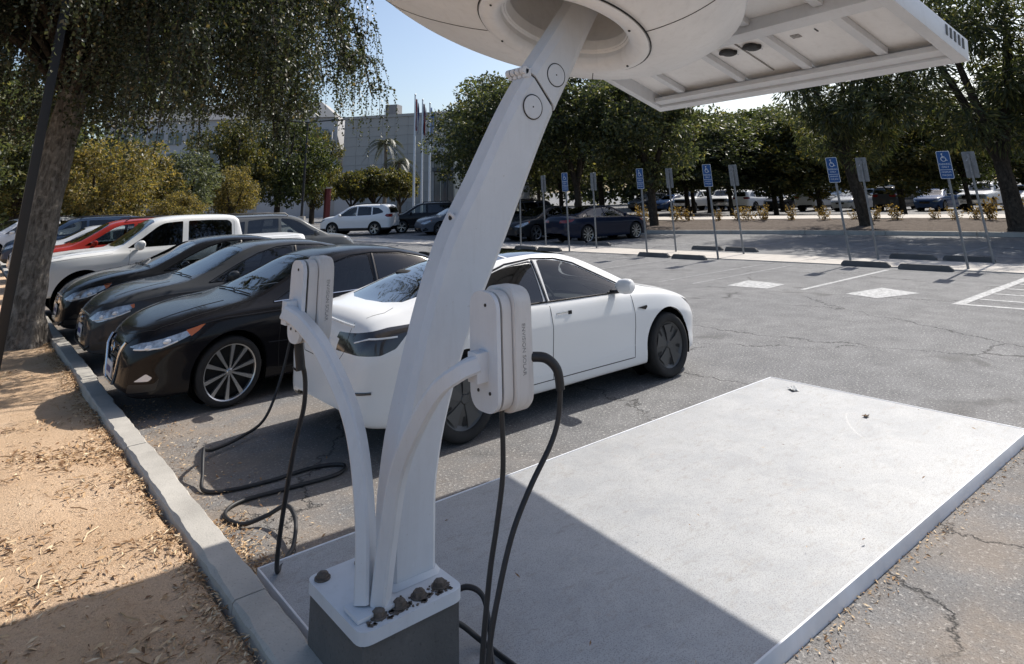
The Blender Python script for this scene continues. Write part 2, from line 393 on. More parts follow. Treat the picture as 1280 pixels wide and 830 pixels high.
def make_markings():
    root = tag(empty('lot_markings'), kind='structure')
    for a, b, w, m in (((13.6, 7.5), (17.75, 7.5), .10, 'road_paint'), ((12.8, 10.55), (17.3, 10.5), .09, 'road_paint_faded'), ((13.0, 9.75), (17.5, 9.8), .09, 'road_paint_faded'),
                       ((12.6, 13.45), (17.0, 13.4), .09, 'road_paint_faded'), ((12.4, 16.3), (16.8, 16.25), .09, 'road_paint_faded'), ((12.3, 17.1), (16.8, 17.1), .09, 'road_paint_faded'),
                       ((12.1, 19.8), (16.6, 19.75), .09, 'road_paint_faded'), ((12.0, 22.6), (16.3, 22.6), .09, 'road_paint_faded')):
        mark('stall_line', a, b, w, m, root)
    mark('aisle_border', (13.55, 4.7), (18.0, 4.72), .17, 'road_paint', root)
    mark('aisle_border', (13.62, 4.615), (13.95, 1.8), .13, 'road_paint', root)
    for x in (14.35, 15.15, 15.95, 16.75, 17.55):
        mark('aisle_hatch', (x, 4.60), (x+0.25, 1.8), .10, 'road_paint', root)
    for pts in (((13.2, 9.0), (14.2, 9.1), (14.1, 8.15), (13.3, 8.1)), ((13.6, 6.62), (14.75, 6.42), (14.45, 5.62), (13.4, 5.95))):
        mb = MB(); mb.add([(x, y, 0.0042) for x, y in pts], [(0, 1, 2, 3)]); mb.build('painted_square', MATS['road_paint'], root, None)
    # far stalls beyond the walkway
    for y in (2.2, 4.9, 7.4, 10.2, 13.7, 16.4, 19.4, 22.0):
        mark('stall_line', (20.9, y), (25.4, y+.1), .1, 'road_paint_faded', root)
def make_walkway():
    w = tag(empty('walkway', (0, 0, 0)), kind='structure')
    def xl(y): return 16.85 + (21-y)*0.105
    y = -14.0
    while y < 34:
        L = 1.5; mb = MB(); a, c = xl(y+0.006), xl(y+L-0.006)
        wd = 1.75
        v = [(a, y+.006, -.02), (a+wd, y+.006, -.02), (c+wd, y+L-.006, -.02), (c, y+L-.006, -.02)]
        mb.add(v + [(x, yy, 0.022) for x, yy, _ in v], [(3, 2, 1, 0), (4, 5, 6, 7), (0, 1, 5, 4), (1, 2, 6, 5), (2, 3, 7, 6), (3, 0, 4, 7)])
        mb.build('paving_slab', MATS['concrete_pale'], w, None); y += L
KERB2 = pchip([(-60, 33.0), (-12, 30.9), (7.6, 29.5), (12.2, 28.8), (15.2, 28.1), (20.2, 26.4), (26, 24.4), (40, 23.0), (70, 22.0)])
def make_far_strip():
    ys = [-50+i*0.6 for i in range(160)]
    # kerb stones
    k = tag(empty('far_kerb'), kind='structure')
    y = -24.0
    while y < 40:
        L = 3.0; a, b = KERB2(y+.01), KERB2(y+L-.01); mb = MB()
        v = [(a, y+.01), (a+.16, y+.01), (b+.16, y+L-.01), (b, y+L-.01)]
        mb.add([(p[0], p[1], -.03) for p in v]+[(p[0], p[1], .16) for p in v], [(3, 2, 1, 0), (4, 5, 6, 7), (0, 1, 5, 4), (1, 2, 6, 5), (2, 3, 7, 6), (3, 0, 4, 7)])
        mb.build('kerb_stone', MATS['concrete'], k, None); y += L
    vs = []; fs = []; n = 14
    for y in ys:
        for i in range(n):
            t = i/(n-1); x = KERB2(y)+.15+t*5.4
            z = 0.10 + 0.28*t**0.7 + 0.05*noise.noise(Vector((x, y, 0))*0.9)*(1 if i else 0)
            vs.append((x, y, z))
    for j in range(len(ys)-1):
        for i in range(n-1): fs.append((j*n+i, j*n+i+1, (j+1)*n+i+1, (j+1)*n+i))
    mb = MB(); mb.add(vs, fs); tag(mb.build('mulch_strip', MATS['mulch'], None, 80), kind='structure')
    vs = []; fs = []
    for y in ys:
        x = KERB2(y)+5.5
        vs += [(x, y, -.05), (x, y, .40), (x+3.6, y, .41), (x+3.6, y, -.05)]
    for j in range(len(ys)-1):
        for i in range(3): fs.append((j*4+i, j*4+i+1, (j+1)*4+i+1, (j+1)*4+i))
    mb = MB(); mb.add(vs, fs); tag(mb.build('far_pavement', MATS['concrete_pale'], None, None), kind='structure')
def bed_height(x, y):
    q = Vector((x, y, 0)); near = max(0, 1-abs(y-5)/30)
    return 0.075 + 0.045*noise.noise(q*0.7) + 0.028*noise.noise(q*2.3)*near + 0.014*noise.noise(q*7)*near
def make_litter():
    r = random.Random(3); mb = MB()
    def leaf(x, y, z, s):
        a = r.uniform(0, 2*pi); d = Vector((cos(a), sin(a), r.uniform(-.35, .5))).normalized()*s; n = Vector((-sin(a), cos(a), r.uniform(-.5, .5))).normalized()*s*r.uniform(.16, .38)
        p = Vector((x, y, z)); up = Vector((0, 0, s*r.uniform(0.05, .3)))
        mb.add([p-d, p+n+up, p+d, p-n+up*0.4], [(0, 1, 2), (0, 2, 3)])
    clumps = [(r.uniform(-1.5, 1.3), r.uniform(3.2, 12)) for _ in range(26)] + [(0.15, 5.75), (0.35, 5.65), (0.55, 5.6), (-.05, 5.8), (1.1, 6.5), (1.2, 7.1), (1.25, 5.2), (0.6, 4.9), (0.75, 5.0)]
    for i in range(15000):
        if i % 3 == 0:
            x, y = r.uniform(-2.6, 1.38), 2.6+abs(r.gauss(0, 3.6))
        elif i % 3 == 1:
            c = r.choice(clumps); x, y = c[0]+r.gauss(0, .22), c[1]+r.gauss(0, .13)
        else:
            x, y = 1.40-abs(r.gauss(0, .09)), 3+r.uniform(0, 12)
        if x > 1.40 or y < 2.4: continue
        leaf(x, y, bed_height(x, y)+r.uniform(.0, .014), (r.uniform(.006, .018), r.uniform(.010, .036), r.uniform(.008, .024))[i % 3])
    for i in range(170):   # fallen twigs
        x, y = r.uniform(-2.4, 1.3), 3.0+abs(r.gauss(0, 4)); a = r.uniform(0, pi); L = r.uniform(.05, .22); p = Vector((x, y, bed_height(x, y)+.012)); d = Vector((cos(a), sin(a), r.uniform(-.05, .1)))*L; mb.tube([p, p+d*.5+Vector((r.uniform(-.02, .02), r.uniform(-.02, .02), .008)), p+d], .0035, 3, False)
    tag(mb.build('dry_leaf_litter', MATS['litter'], None, None, False), 'dry tan leaf litter scattered over the bare planting bed', 'leaf litter', kind='stuff')
    mb = MB()
    for i in range(1600):
        if i % 2: x, y = 1.60+abs(r.gauss(0, .12)), r.uniform(4.5, 5.4)
        else: x, y = 1.62+abs(r.gauss(0, .3)), r.uniform(4.48, 9)
        leaf(x, y, .006+r.uniform(0, .015), r.uniform(.008, .022))
    for i in range(500):
        x = r.uniform(2.5, 7.1); leaf(x, 2.15-abs(r.gauss(0, .06)), .006, r.uniform(.006, .018))
    for i in range(26):
        leaf(r.uniform(2, 7), r.uniform(2.2, 4.4), .095, r.uniform(.008, .02))
    tag(mb.build('kerbside_leaf_litter', MATS['litter'], None, None, False), 'thin drift of brown leaves on asphalt between kerb and pad', 'leaf litter', kind='stuff')
make_ground(); make_markings(); make_walkway(); make_far_strip(); make_litter()
# ------------------------------------------------------------------ solar charging station
AO = Vector((6.12, 3.25, 2.94)); AYAW, ATILT = radians(6.2), radians(21.0)
AE = Vector((sin(AYAW), cos(AYAW), 0)); AN = Vector((-cos(AYAW), sin(AYAW), 0)); AD = AN*cos(ATILT) + Vector((0, 0, sin(ATILT))); AC = AE.cross(AD); AC = AC if AC.z > 0 else -AC
ALEN, AHALF = 5.75, 1.675
def ap(a, b, c): return AO + AE*a + AD*b + AC*c
AMAT = Matrix((( AE.x, AD.x, AC.x, 0), (AE.y, AD.y, AC.y, 0), (AE.z, AD.z, AC.z, 0), (0, 0, 0, 1)))
XL = pchip([(.36, 1.785), (.6, 1.778), (.85, 1.80), (1.165, 1.874), (1.765, 2.075), (2.153, 2.309), (2.675, 2.636), (3.11, 2.995), (3.9, 3.62)])
XR = pchip([(.36, 2.032), (.67, 2.033), (.86, 2.062), (1.12, 2.145), (1.4, 2.273), (1.79, 2.50), (2.5, 2.901), (2.84, 3.127), (3.145, 3.325), (3.9, 3.87)])
CY0, CY1 = 3.15, 3.335
SKEW = pchip([(.36, 0), (.9, .02), (1.6, .09), (2.6, .125), (3.3, .12), (3.9, .05)])
def col_ring(z, grow=0.0, ch=0.03):
    # sections lean with the column so that joints cross it squarely
    k = SKEW(z); za, zb_ = z+k, z-k; a, b = XL(za)-grow, XR(zb_)+grow; y0, y1 = CY0-grow, CY1+grow
    def pt(x, y): return Vector((x, y, za+(zb_-za)*(x-a)/(b-a)))
    c = ch
    return [pt(a+c, y0), pt(b-c, y0), pt(b, y0+c), pt(b, y1-c), pt(b-c, y1), pt(a+c, y1), pt(a, y1-c), pt(a, y0+c)]
def make_station():
    st = empty('solar_charging_station', (1.80, 3.25, 0.07))
    inv = Vector((1.80, 3.25, 0.07))
    def B(mb, name, mat, parent=st, ang=40):
        mb.v = [tuple(Vector(v)-inv) for v in mb.v]; return mb.build(name, MATS[mat], parent, ang)
    ZP = 0.375
    mb = MB(); mb.box((1.80, 3.25, 0.20), (0.475, 0.535, 0.25), bev=0.01); B(mb, 'pedestal', 'concrete_dark')
    mb = MB(); poly = rounded([(1.545, 2.965), (2.055, 2.965), (2.055, 3.535), (1.545, 3.535)], 0.06, 5)
    mb.prism(poly, lambda x, y: (x, y, ZP-.045), lambda x, y: (x, y, ZP)); bp = B(mb, 'base_plate', 'white_steel', st, 30)
    # anchor bolts
    for x, y in ((1.60, 3.47), (1.66, 3.035), (1.76, 3.035), (1.86, 3.04), (1.97, 3.045), (2.01, 3.25), (2.0, 3.46), (1.8, 3.47)):
        mb = MB(); mb.cyl((x, y, ZP), (x, y, ZP+.006), .037, n=20); mb.cyl((x, y, ZP+.006), (x, y, ZP+.022), .028, .026, n=6); mb.cyl((x, y, ZP+.022), (x, y, ZP+.026), .022, .012, n=12)
        B(mb, 'anchor_bolt', 'rust')
    mb = MB()
    r = random.Random(5)
    for i in range(120):
        x, y = r.uniform(1.60, 2.02), 2.99+abs(r.gauss(0, .04)); s = r.uniform(.003, .011)
        mb.box((x, y, ZP+.0015), (s*2.2, s*1.5, .004), rz=r.uniform(0, 3))
    o = B(mb, 'rust_crumbs', 'rust'); o['kind'] = 'stuff'
    # column, one sweep with a hinge joint
    zs = [ZP-.002] + [ZP + (2.675-ZP)*i/30 for i in range(1, 31)]
    mb = MB(); mb.loft([col_ring(z) for z in zs]); col = B(mb, 'column', 'white_steel', st, 28)
    zs = [2.60] + [2.69 + (3.75-2.69)*i/16 for i in range(17)]
    # hinge split follows the column's normal: upper piece starts 8 mm above
    mb = MB(); mb.loft([col_ring(z, 0.004) for z in zs[1:]]); B(mb, 'column_head', 'white_steel', st, 28)
    mb = MB(); mb.loft([col_ring(2.665, -0.008), col_ring(2.70, -0.008)]); B(mb, 'hinge_gap', 'seam_dark', st, 28)
    # base weld collar
    mb = MB(); mb.loft([col_ring(ZP+.001, .018, .03), col_ring(ZP+.022, .004, .03)]); B(mb, 'weld_collar', 'white_steel', col)
    for cx, cz in ((2.735, 2.575), (2.955, 2.80)):
        mb = MB(); mb.lathe([(0.0001, -.006), (.073, -.006), (.075, -.004), (.075, .01)], (cx, CY0-.003, cz), 'Y', 32); hp = B(mb, 'hinge_cap', 'white_steel')
        mb = MB(); ring = [(cx+.079*cos(a*pi/20), CY0-.0045, cz+.079*sin(a*pi/20)) for a in range(41)]; mb.tube(ring, .0035, 5, False); B(mb, 'cap_groove', 'seam_dark', hp)
        mb = MB(); mb.cyl((cx, CY0-.0095, cz), (cx, CY0-.006, cz), .006, n=8); B(mb, 'cap_screw', 'dark_metal', hp)
    # hinge knuckles on the leaning face
    for i in range(4):
        y = CY0+.01+i*.05; mb = MB(); mb.cyl((2.700, y, 2.815), (2.700, y+.036, 2.815), .026, n=12); mb.box((2.722, y+.018, 2.800), (.05, .036, .06), bev=.006); B(mb, 'hinge_knuckle', 'white_steel')
    # gland on the leaning face
    xg = XL(1.93); mb = MB(); mb.lathe([(0.0001, 0), (.024, 0), (.03, .006), (.03, .02)], (0, 0, 0), 'X', 20); mb.v = [(xg-.006+v[0]*.9-v[2]*0.5, CY0+.085+v[1], 1.93+v[2]) for v in mb.v]; g = B(mb, 'cable_gland', 'white_steel')
    mb = MB(); mb.tube([(xg-.012, CY0+.085, 1.93), (xg+.01, CY0+.085, 1.93)], .013, 10); B(mb, 'gland_hole', 'seam_dark', g)
    # ---- solar array
    def abox(a, b, c, sa, sb, sc, bev=0.0):
        m = MB(); m.box(ap(a, b, c), (sa, sb, sc), bev=bev, mat=AMAT); return m
    frame = empty('array_frame', (0, 0, 0), 0, st)
    # perimeter channels
    for a in (-AHALF+.05, AHALF-.05): B(abox(a, ALEN/2, .075, .10, ALEN, .19, .006), 'edge_channel', 'white_steel', frame)
    for b in (.05, ALEN-.05): B(abox(0, b, .070, 2*AHALF-.2, .10, .18, .006), 'edge_channel', 'white_steel', frame)
    for b in (.155, ALEN-.155): B(abox(0, b, .03, 2*AHALF-.2, .10, .05, .004), 'edge_lip', 'white_steel', frame)
    # main beams across and purlins along
    for b in (1.03, 2.35, 3.40, 4.72): B(abox(0, b, .055, 2*AHALF-.2, .13, .13, .006), 'cross_beam', 'white_steel', frame)
    for a in (-1.12, -0.42, 0.33, 1.15):
        for b0, b1 in ((.21, .96), (1.10, 2.28), (2.42, 3.33), (3.47, 4.65), (4.79, ALEN-.21)):
            B(abox(a, (b0+b1)/2, .085, .085, b1-b0, .06, .004), 'purlin', 'white_steel', frame)
    for a in (-0.05,):
        B(abox(a, .59, .112, .010, .75, .012), 'panel_joint', 'letter_grey', frame)
    # panels: backsheet below, cells above, one object each
    cuts_a = [-AHALF+.10, -.42, .33, AHALF-.10]; cuts_b = [.10, 1.03, 2.35, 3.40, 4.72, ALEN-.10]
    for i in range(3):
        for j in range(5):
            a0, a1, b0, b1 = cuts_a[i]+.006, cuts_a[i+1]-.006, cuts_b[j]+.006, cuts_b[j+1]-.006
            p = B(abox((a0+a1)/2, (b0+b1)/2, .135, a1-a0, b1-b0, .03), 'solar_panel', 'panel_white', frame)
            B(abox((a0+a1)/2, (b0+b1)/2, .1525, a1-a0-.04, b1-b0-.04, .005), 'cell_sheet', 'cell_black', p)
    # junction boxes: oval with leads
    for a, b in ((-.185, .70), (.09, .70)):
        m = MB(); m.lathe([(.0001, 0), (.060, 0), (.068, -.012), (.068, -.03), (.055, -.04), (.0001, -.042)], (0, 0, 0), 'Z', 20)
        m.v = [ap(a+v[0]*1.25+.03*(v[1] > 0), b+v[1]*.8, .118+v[2]) for v in m.v]; jb = B(m, 'junction_box', 'dark_metal', frame)
        m = MB(); m.tube([ap(a+.05*cos(t*.4), b-.07+.05*sin(t*.4), .10) for t in range(9)], .006, 6); B(m, 'lead', 'sign_white', jb)
    B(abox(-.62, .68, .117, .085, .055, .006), 'rating_sticker', 'letter_grey', frame)
    for a, b in ((-.83, .70), (.62, .74)): B(abox(a, b, .117, .012, .05, .006), 'clip', 'dark_metal', frame)
    # dark strips standing in for diagonal reflections on the edge at the near corner
    for k in range(5): B(abox(-AHALF-.001, .08+k*.06, .10, .006, .026, .09), 'reflection_strip', 'dark_metal', frame)
    # ---- hull: the pale fairing below the array
    ca, cb = .14, 2.97; ra, rb, rc = -.33, 2.85, -.88
    NA, NT = 80, 30
    PROF = spline([(.60, -.875, 0), (.80, -.825, 0), (1.10, -.715, 0), (1.36, -.575, 0), (1.52, -.44, 0), (1.56, -.36, 0), (1.50, -.27, 0), (1.36, -.16, 0), (1.15, -.03, 0), (1.0, .02, 0)], 4)
    def hull_pt(k, t):
        an = 2*pi*k/NA; f = t*(len(PROF)-1); i = min(int(f), len(PROF)-2); q = PROF[i].lerp(PROF[i+1], f-i)
        m_ = min(1, max(0, (q.x-.60)/.9)); cx, cy = ra+(ca-ra)*m_, rb+(cb-rb)*m_
        el = 1+.06*m_*cos(2*(an-radians(215)))
        return ap(cx+q.x*el*cos(an), cy+q.x*el*sin(an), q.y)
    m = MB(); vs = [hull_pt(k, i/(NT-1)) for i in range(NT) for k in range(NA)]
    fs = [(i*NA+k, i*NA+(k+1) % NA, (i+1)*NA+(k+1) % NA, (i+1)*NA+k) for i in range(NT-1) for k in range(NA)]
    m.add(vs, fs)
    hull = B(m, 'fairing', 'hull_white', st, 60)
    # ring lip and recess
    def lip(prof, name, mat, par):
        m = MB(); n = 64
        vs = [ap(ra+r_*cos(2*pi*k/n), rb+r_*sin(2*pi*k/n), c_) for r_, c_ in prof for k in range(n)]
        m.add(vs, [(i*n+k, i*n+(k+1) % n, (i+1)*n+(k+1) % n, (i+1)*n+k) for i in range(len(prof)-1) for k in range(n)])
        return B(m, name, mat, par, 50)
    lip([(.62, -.855), (.625, -.885), (.60, -.905), (.56, -.91), (.515, -.90), (.485, -.875), (.475, -.84)], 'ring_lip', 'hull_white', hull)
    lip([(.632, -.868), (.640, -.874), (.632, -.882)], 'ring_groove', 'seam_dark', hull)
    lip([(.475, -.84), (.478, -.80), (.45, -.78), (.448, -.70)], 'inner_ring', 'hull_white', hull)
    lip([(.478, -.79), (.47, -.785), (.46, -.79)], 'inner_groove', 'seam_dark', hull)
    lip([(.448, -.72), (.62, -.30), (.60, -.12), (.0001, -.10)], 'recess', 'panel_white', hull)
    # moulding seams on the fairing
    for k in (6, 26, 46, 66):
        m = MB(); m.tube([hull_pt(k, i/20*.6)+(-AC)*.001 for i in range(1, 21)], .0035, 5); B(m, 'moulding_seam', 'seam_dark', hull)
    for k in range(6):
        a = 2*pi*(k+.3)/6; m = MB(); q = ap(ra+.56*cos(a), rb+.56*sin(a), -.912); m.tube([q, q-AC*.006], .009, 8); B(m, 'ring_screw', 'dark_metal', hull)
    # bracket between fairing and array at the low side
    B(abox(1.2, 1.03, -.035, .5, .10, .05, .006), 'fairing_bracket', 'white_steel', hull)
    tag(st, 'white curved steel post carrying a tilted solar canopy with round fairing', 'charging station')
    return st
STATION = make_station()
# ------------------------------------------------------------------ arms with charger units
def make_arm(pts, width, depth, name, label, foot):
    root = empty(name, Vector(foot)-Vector((1.80, 3.25, 0.07)), 0, STATION)
    off = Vector(foot); P = spline(pts, 10); mb = MB(); rings = []
    n = len(P)
    for i, p in enumerate(P):
        d = (P[min(i+1, n-1)]-P[max(i-1, 0)]).normalized()
        s = SIDE - d*SIDE.dot(d); s.normalize(); t = d.cross(s).normalized()
        w, h = width/2, depth/2; c = .010
        rings.append([p+s*a+t*b-off for a, b in ((-w+c, -h), (w-c, -h), (w, -h+c), (w, h-c), (w-c, h), (-w+c, h), (-w, h-c), (-w, -h+c))])
    mb.loft(rings); mb.build('arm_tube', MATS['white_steel'], root, 30)
    root['label'] = label; return root
SIDE = Vector((0.8, 0.6, 0))
def make_chargers():
    ZP = .375
    # shared foot plate
    mb = MB(); mb.box((1.665-1.8, 3.105-3.25, ZP+.009-.07), (.20, .14, .016), bev=.004); mb.build('arm_foot_plate', MATS['white_steel'], STATION)
    a1 = make_arm([(1.645, 3.135, ZP+.018), (1.66, 3.19, .70), (1.655, 3.33, 1.02), (1.60, 3.56, 1.28), (1.535, 3.74, 1.42), (1.475, 3.83, 1.475)], .085, .07, 'charger_arm', 'slim white steel arm curving up and back to the far charger', (1.645, 3.135, ZP))
    a2 = make_arm([(1.695, 3.085, ZP+.018), (1.705, 3.05, .62), (1.71, 2.98, .88), (1.725, 2.86, 1.08), (1.76, 2.74, 1.24), (1.82, 2.66, 1.31), (1.895, 2.635, 1.335)], .085, .07, 'charger_arm', 'slim white steel arm sweeping forward to the near charger', (1.695, 3.085, ZP))
    def unit(x0, yc, zc, h, label, txt, dx=.205, w=.215):
        root = empty('wall_charger', (x0, yc, zc))
        def stad(k, g=0.0):   # rounded upright outline in (y, z)
            return rounded([(-w/2-g, -h/2-g), (w/2+g, -h/2-g), (w/2+g, h/2+g), (-w/2-g, h/2+g)], min(.085, w*.42), 7)
        def ex(name, x_a, x_b, g, mat, par=root, ang=35, f=1.0):
            mb = MB(); mb.prism(stad(0, g), lambda y, z: (x_a, y, z), lambda y, z: (x_b, y, z)); return mb.build(name, MATS[mat], par, ang)
        bp = ex('back_plate', 0.0, .022, -.004, 'white_steel')
        ex('gap', .022, .034, -.016, 'seam_dark', bp)
        ex('body', .034, .085, -.004, 'white_plastic')
        ex('shadow_gap', .085, .090, -.012, 'seam_dark', bp)
        cov = MB(); rings = []
        for x, g in ((.090, .004), (.096, .010), (dx-.025, .010), (dx-.008, .004), (dx, -.012)):
            rings.append([(x, y, z) for y, z in stad(0, g)])
        cov.loft(rings); cover = cov.build('cover', MATS['white_plastic'], root, 40)
        for y, z in ((-w*.1, h*.38), (-w*.22, -h*.33), (w*.18, -h*.33)):
            mb = MB(); mb.cyl((-.004, y, z), (.001, y, z), .007, n=10); mb.build('screw', MATS['dark_metal'], bp)
        mb = MB(); mb.box((-.03, 0, -h*.12), (.062, .075, .12), bev=.005); mb.build('bracket', MATS['white_steel'], root)
        # lettering printed up the side wall
        cu = bpy.data.curves.new('print', 'FONT'); cu.body = txt; cu.size = .027; cu.extrude = .0006; cu.align_x = 'CENTER'; cu.align_y = 'CENTER'
        to = bpy.data.objects.new('t', cu); C.objects.link(to); dg = bpy.context.evaluated_depsgraph_get(); me = bpy.data.meshes.new_from_object(to.evaluated_get(dg)); bpy.data.objects.remove(to)
        me.materials.clear(); me.materials.append(MATS['letter_grey'])
        l = mesh_obj('lettering', me, None, cover)
        l.matrix_local = Matrix(((0, 1, 0, .142), (0, 0, -1, -w/2-.0104), (-1, 0, 0, .0), (0, 0, 0, 1))) @ Matrix.Scale(1, 4)
        tag(root, label, 'EV charger', 'chargers on the station'); return root
    u2 = unit(1.935, 2.635, 1.382, .49, 'near white EV charger with dark vertical lettering and thick cable', 'ENVISION SOLAR')
    u1 = unit(1.535, 3.86, 1.515, .43, 'far white EV charger on the arm beside the white car', 'ENVISION SOLAR', .185, .19)
    # whip antenna top hook / handle of the near unit's holster
    # cables
    def cable(name, pts, r, label, per=10):
        mb = MB(); mb.tube(spline(pts, per), r, 8); o = mb.build(name, MATS['black_rubber'], None, 60); return tag(o, label, 'cable')
    root = empty('charging_cable', (2.0, 2.5, .1))
    def cpart(name, pts, r, par, per=10):
        mb = MB(); off = Vector(par.location); mb.tube([p-off for p in spline(pts, per)], r, 8); return mb.build(name, MATS['black_rubber'], par, 60)
    cpart('cable_sheath', [(2.13, 2.535, 1.34), (2.19, 2.50, 1.33), (2.235, 2.477, 1.28), (2.245, 2.472, 1.20)], .021, root)
    cpart('cable_run', [(2.245, 2.472, 1.22), (2.235, 2.48, 1.10), (2.19, 2.49, 1.0), (2.07, 2.50, .865), (1.967, 2.50, .73), (1.887, 2.50, .55), (1.84, 2.50, .39), (1.82, 2.48, .2), (1.83, 2.42, .09), (1.95, 2.36, .083), (2.15, 2.45, .083), (2.22, 2.75, .085), (2.22, 2.95, .085), (2.20, 3.07, .10), (2.13, 3.10, .16), (2.06, 3.09, .20), (2.0, 3.08, .20)], .0115, root)
    tag(root, 'black charging cable hanging in a long loop from the near charger', 'cable')
    cable('supply_cable', [(2.012, 2.61, 1.15), (2.008, 2.60, 1.0), (2.0, 2.60, .88), (1.965, 2.60, .73), (1.924, 2.60, .576), (1.875, 2.59, .33), (1.86, 2.57, .18), (1.84, 2.52, .095), (1.82, 2.45, .082), (1.82, 2.35, .082), (1.78, 2.1, .082)], .0115, 'straight black cable dropping from underneath the near charger')
    cable('coiled_cable', [(2.0, 3.12, .27), (2.07, 3.11, .29), (2.14, 3.07, .31), (2.19, 3.02, .28), (2.19, 2.97, .20), (2.15, 2.90, .12), (2.11, 2.80, .085), (2.05, 2.68, .082), (1.98, 2.55, .082), (1.9, 2.35, .082), (1.82, 2.1, .082)], .0115, 'black cable coiled behind the concrete pedestal')
    # far charger: plugged holster cable looping down over the kerb side
    fc = empty('charging_cable', (1.6, 3.8, .1))
    cpart('connector', [(1.585, 3.90, 1.315), (1.59, 3.90, 1.27), (1.60, 3.895, 1.20), (1.605, 3.89, 1.16)], .027, fc)
    cpart('cable_run', [(1.60, 3.90, 1.22), (1.635, 3.90, 1.12), (1.64, 3.90, .98), (1.625, 3.95, .8), (1.62, 4.02, .55), (1.65, 4.15, .28), (1.72, 4.32, .085), (1.83, 4.48, .055), (1.93, 4.62, .05), (2.02, 4.83, .09), (2.03, 5.02, .11), (1.93, 5.12, .05), (1.80, 5.2, .018), (1.76, 5.42, .016), (1.9, 5.56, .016), (2.25, 5.54, .016), (2.62, 5.52, .016), (2.74, 5.66, .016), (2.55, 5.78, .016), (2.2, 5.77, .016), (1.9, 5.82, .016), (1.76, 5.95, .018), (1.79, 6.12, .07), (1.84, 6.33, .16), (1.9, 6.5, .12), (2.02, 6.67, .05), (2.3, 6.82, .05), (2.55, 6.95, .12), (2.72, 7.06, .42), (2.80, 7.08, .78)], .0135, fc)
    tag(fc, 'black charging cable snaking from the far charger over asphalt to the white car', 'cable')
make_chargers()
# ------------------------------------------------------------------ vehicles
def car_mats():
    b = NB('car_paint'); oc = b.n('ShaderNodeObjectInfo').outputs['Color']; v = b.coord('Object')
    dust = b.ramp(b.noise(v, 2.6, 6, 0.7), [(0.35, 0.004), (0.75, 0.035)])
    up = b.n('ShaderNodeSeparateXYZ', {'Vector': b.n('ShaderNodeNewGeometry').outputs['Normal']}).outputs[2]
    dust = b.math('MULTIPLY', dust, b.math('ADD', b.math('MULTIPLY', up, 0.9, True), 0.25))   # dust settles on upward faces
    c = b.mix(dust, oc, (0.24, 0.24, 0.24))
    rough = b.math('ADD', b.math('MULTIPLY', dust, 1.2), 0.2)
    b.done(b.bsdf(c, rough, 0.0, None, 0.05, 0.35))
    def glass(name, tint, base):
        b = NB(name)
        fr = b.n('ShaderNodeFresnel', {'IOR': 1.5}).outputs[0]
        f = b.math('ADD', b.math('MULTIPLY', fr, 1.0), base, True)
        tr = b.n('ShaderNodeBsdfTransparent', {'Color': tint+(1,)}); gl = b.n('ShaderNodeBsdfGlossy', {'Color': (0.95, 0.97, 1, 1), 'Roughness': 0.015})
        mx = b.n('ShaderNodeMixShader', {0: f, 1: tr.outputs[0], 2: gl.outputs[0]}); b.done(mx)
    glass('car_glass', (0.60, 0.65, 0.65), 0.02); glass('car_glass_dark', (0.10, 0.11, 0.12), 0.03); glass('lamp_glass', (0.85, 0.87, 0.9), 0.06)
    plain('roof_glass', (0.004, 0.005, 0.007), 0.03, coat=1.0)
    plain('trim_black', (0.012, 0.012, 0.013), 0.45); plain('gloss_black', (0.006, 0.006, 0.007), 0.12)
    plain('chrome', (0.62, 0.63, 0.65), 0.16, 1.0)
    plain('tyre', (0.016, 0.016, 0.017), 0.85, vary=0.3, vscale=9); plain('alloy', (0.46, 0.47, 0.48), 0.3, 0.85); plain('alloy_dark', (0.075, 0.077, 0.08), 0.42, 0.4)
    plain('well_black', (0.004, 0.004, 0.004), 0.95, spec=0.1); plain('interior_dark', (0.022, 0.021, 0.021), 0.8, vary=0.2); plain('interior_grey', (0.10, 0.095, 0.09), 0.85, vary=0.2)
    plain('lamp_red', (0.16, 0.008, 0.008), 0.15, coat=0.6); plain('lamp_smoke', (0.03, 0.028, 0.03), 0.12, coat=0.8); plain('lamp_silver', (0.72, 0.75, 0.80), 0.28, 0.3); plain('lamp_amber', (0.50, 0.12, 0.02), 0.25, coat=0.5)
    plain('lamp_clear', (0.34, 0.36, 0.39), 0.16, 0.45, vary=0.6, vscale=16, coat=1.0)
    plain('plate_white', (0.62, 0.63, 0.65), 0.5); plain('plate_blue', (0.03, 0.05, 0.22), 0.5)
car_mats()
VIEWS = {'side': (0, 2), 'front': (1, 2), 'rear': (1, 2), 'top': (0, 1)}
def in_poly(p, poly):
    x, y = p; c = False; j = len(poly)-1
    for i in range(len(poly)):
        xi, yi = poly[i]; xj, yj = poly[j]
        if (yi > y) != (yj > y) and x < (xj-xi)*(y-yi)/(yj-yi)+xi: c = not c
        j = i
    return c
def bspline_section(P, m):
    """clamped at the sill, mirrored across the centre line"""
    P = [P[0], P[0]] + P + [(-P[-2][0], P[-2][1])]
    n = len(P)-3; out = []
    for k in range(m+1):
        u = k/m*n; i = min(int(u), n-1); t = u-i
        b0, b1, b2, b3 = (1-t)**3/6, (3*t**3-6*t*t+4)/6, (-3*t**3+3*t*t+3*t+1)/6, t**3/6
        out.append((b0*P[i][0]+b1*P[i+1][0]+b2*P[i+2][0]+b3*P[i+3][0], b0*P[i][1]+b1*P[i+1][1]+b2*P[i+2][1]+b3*P[i+3][1]))
    return out
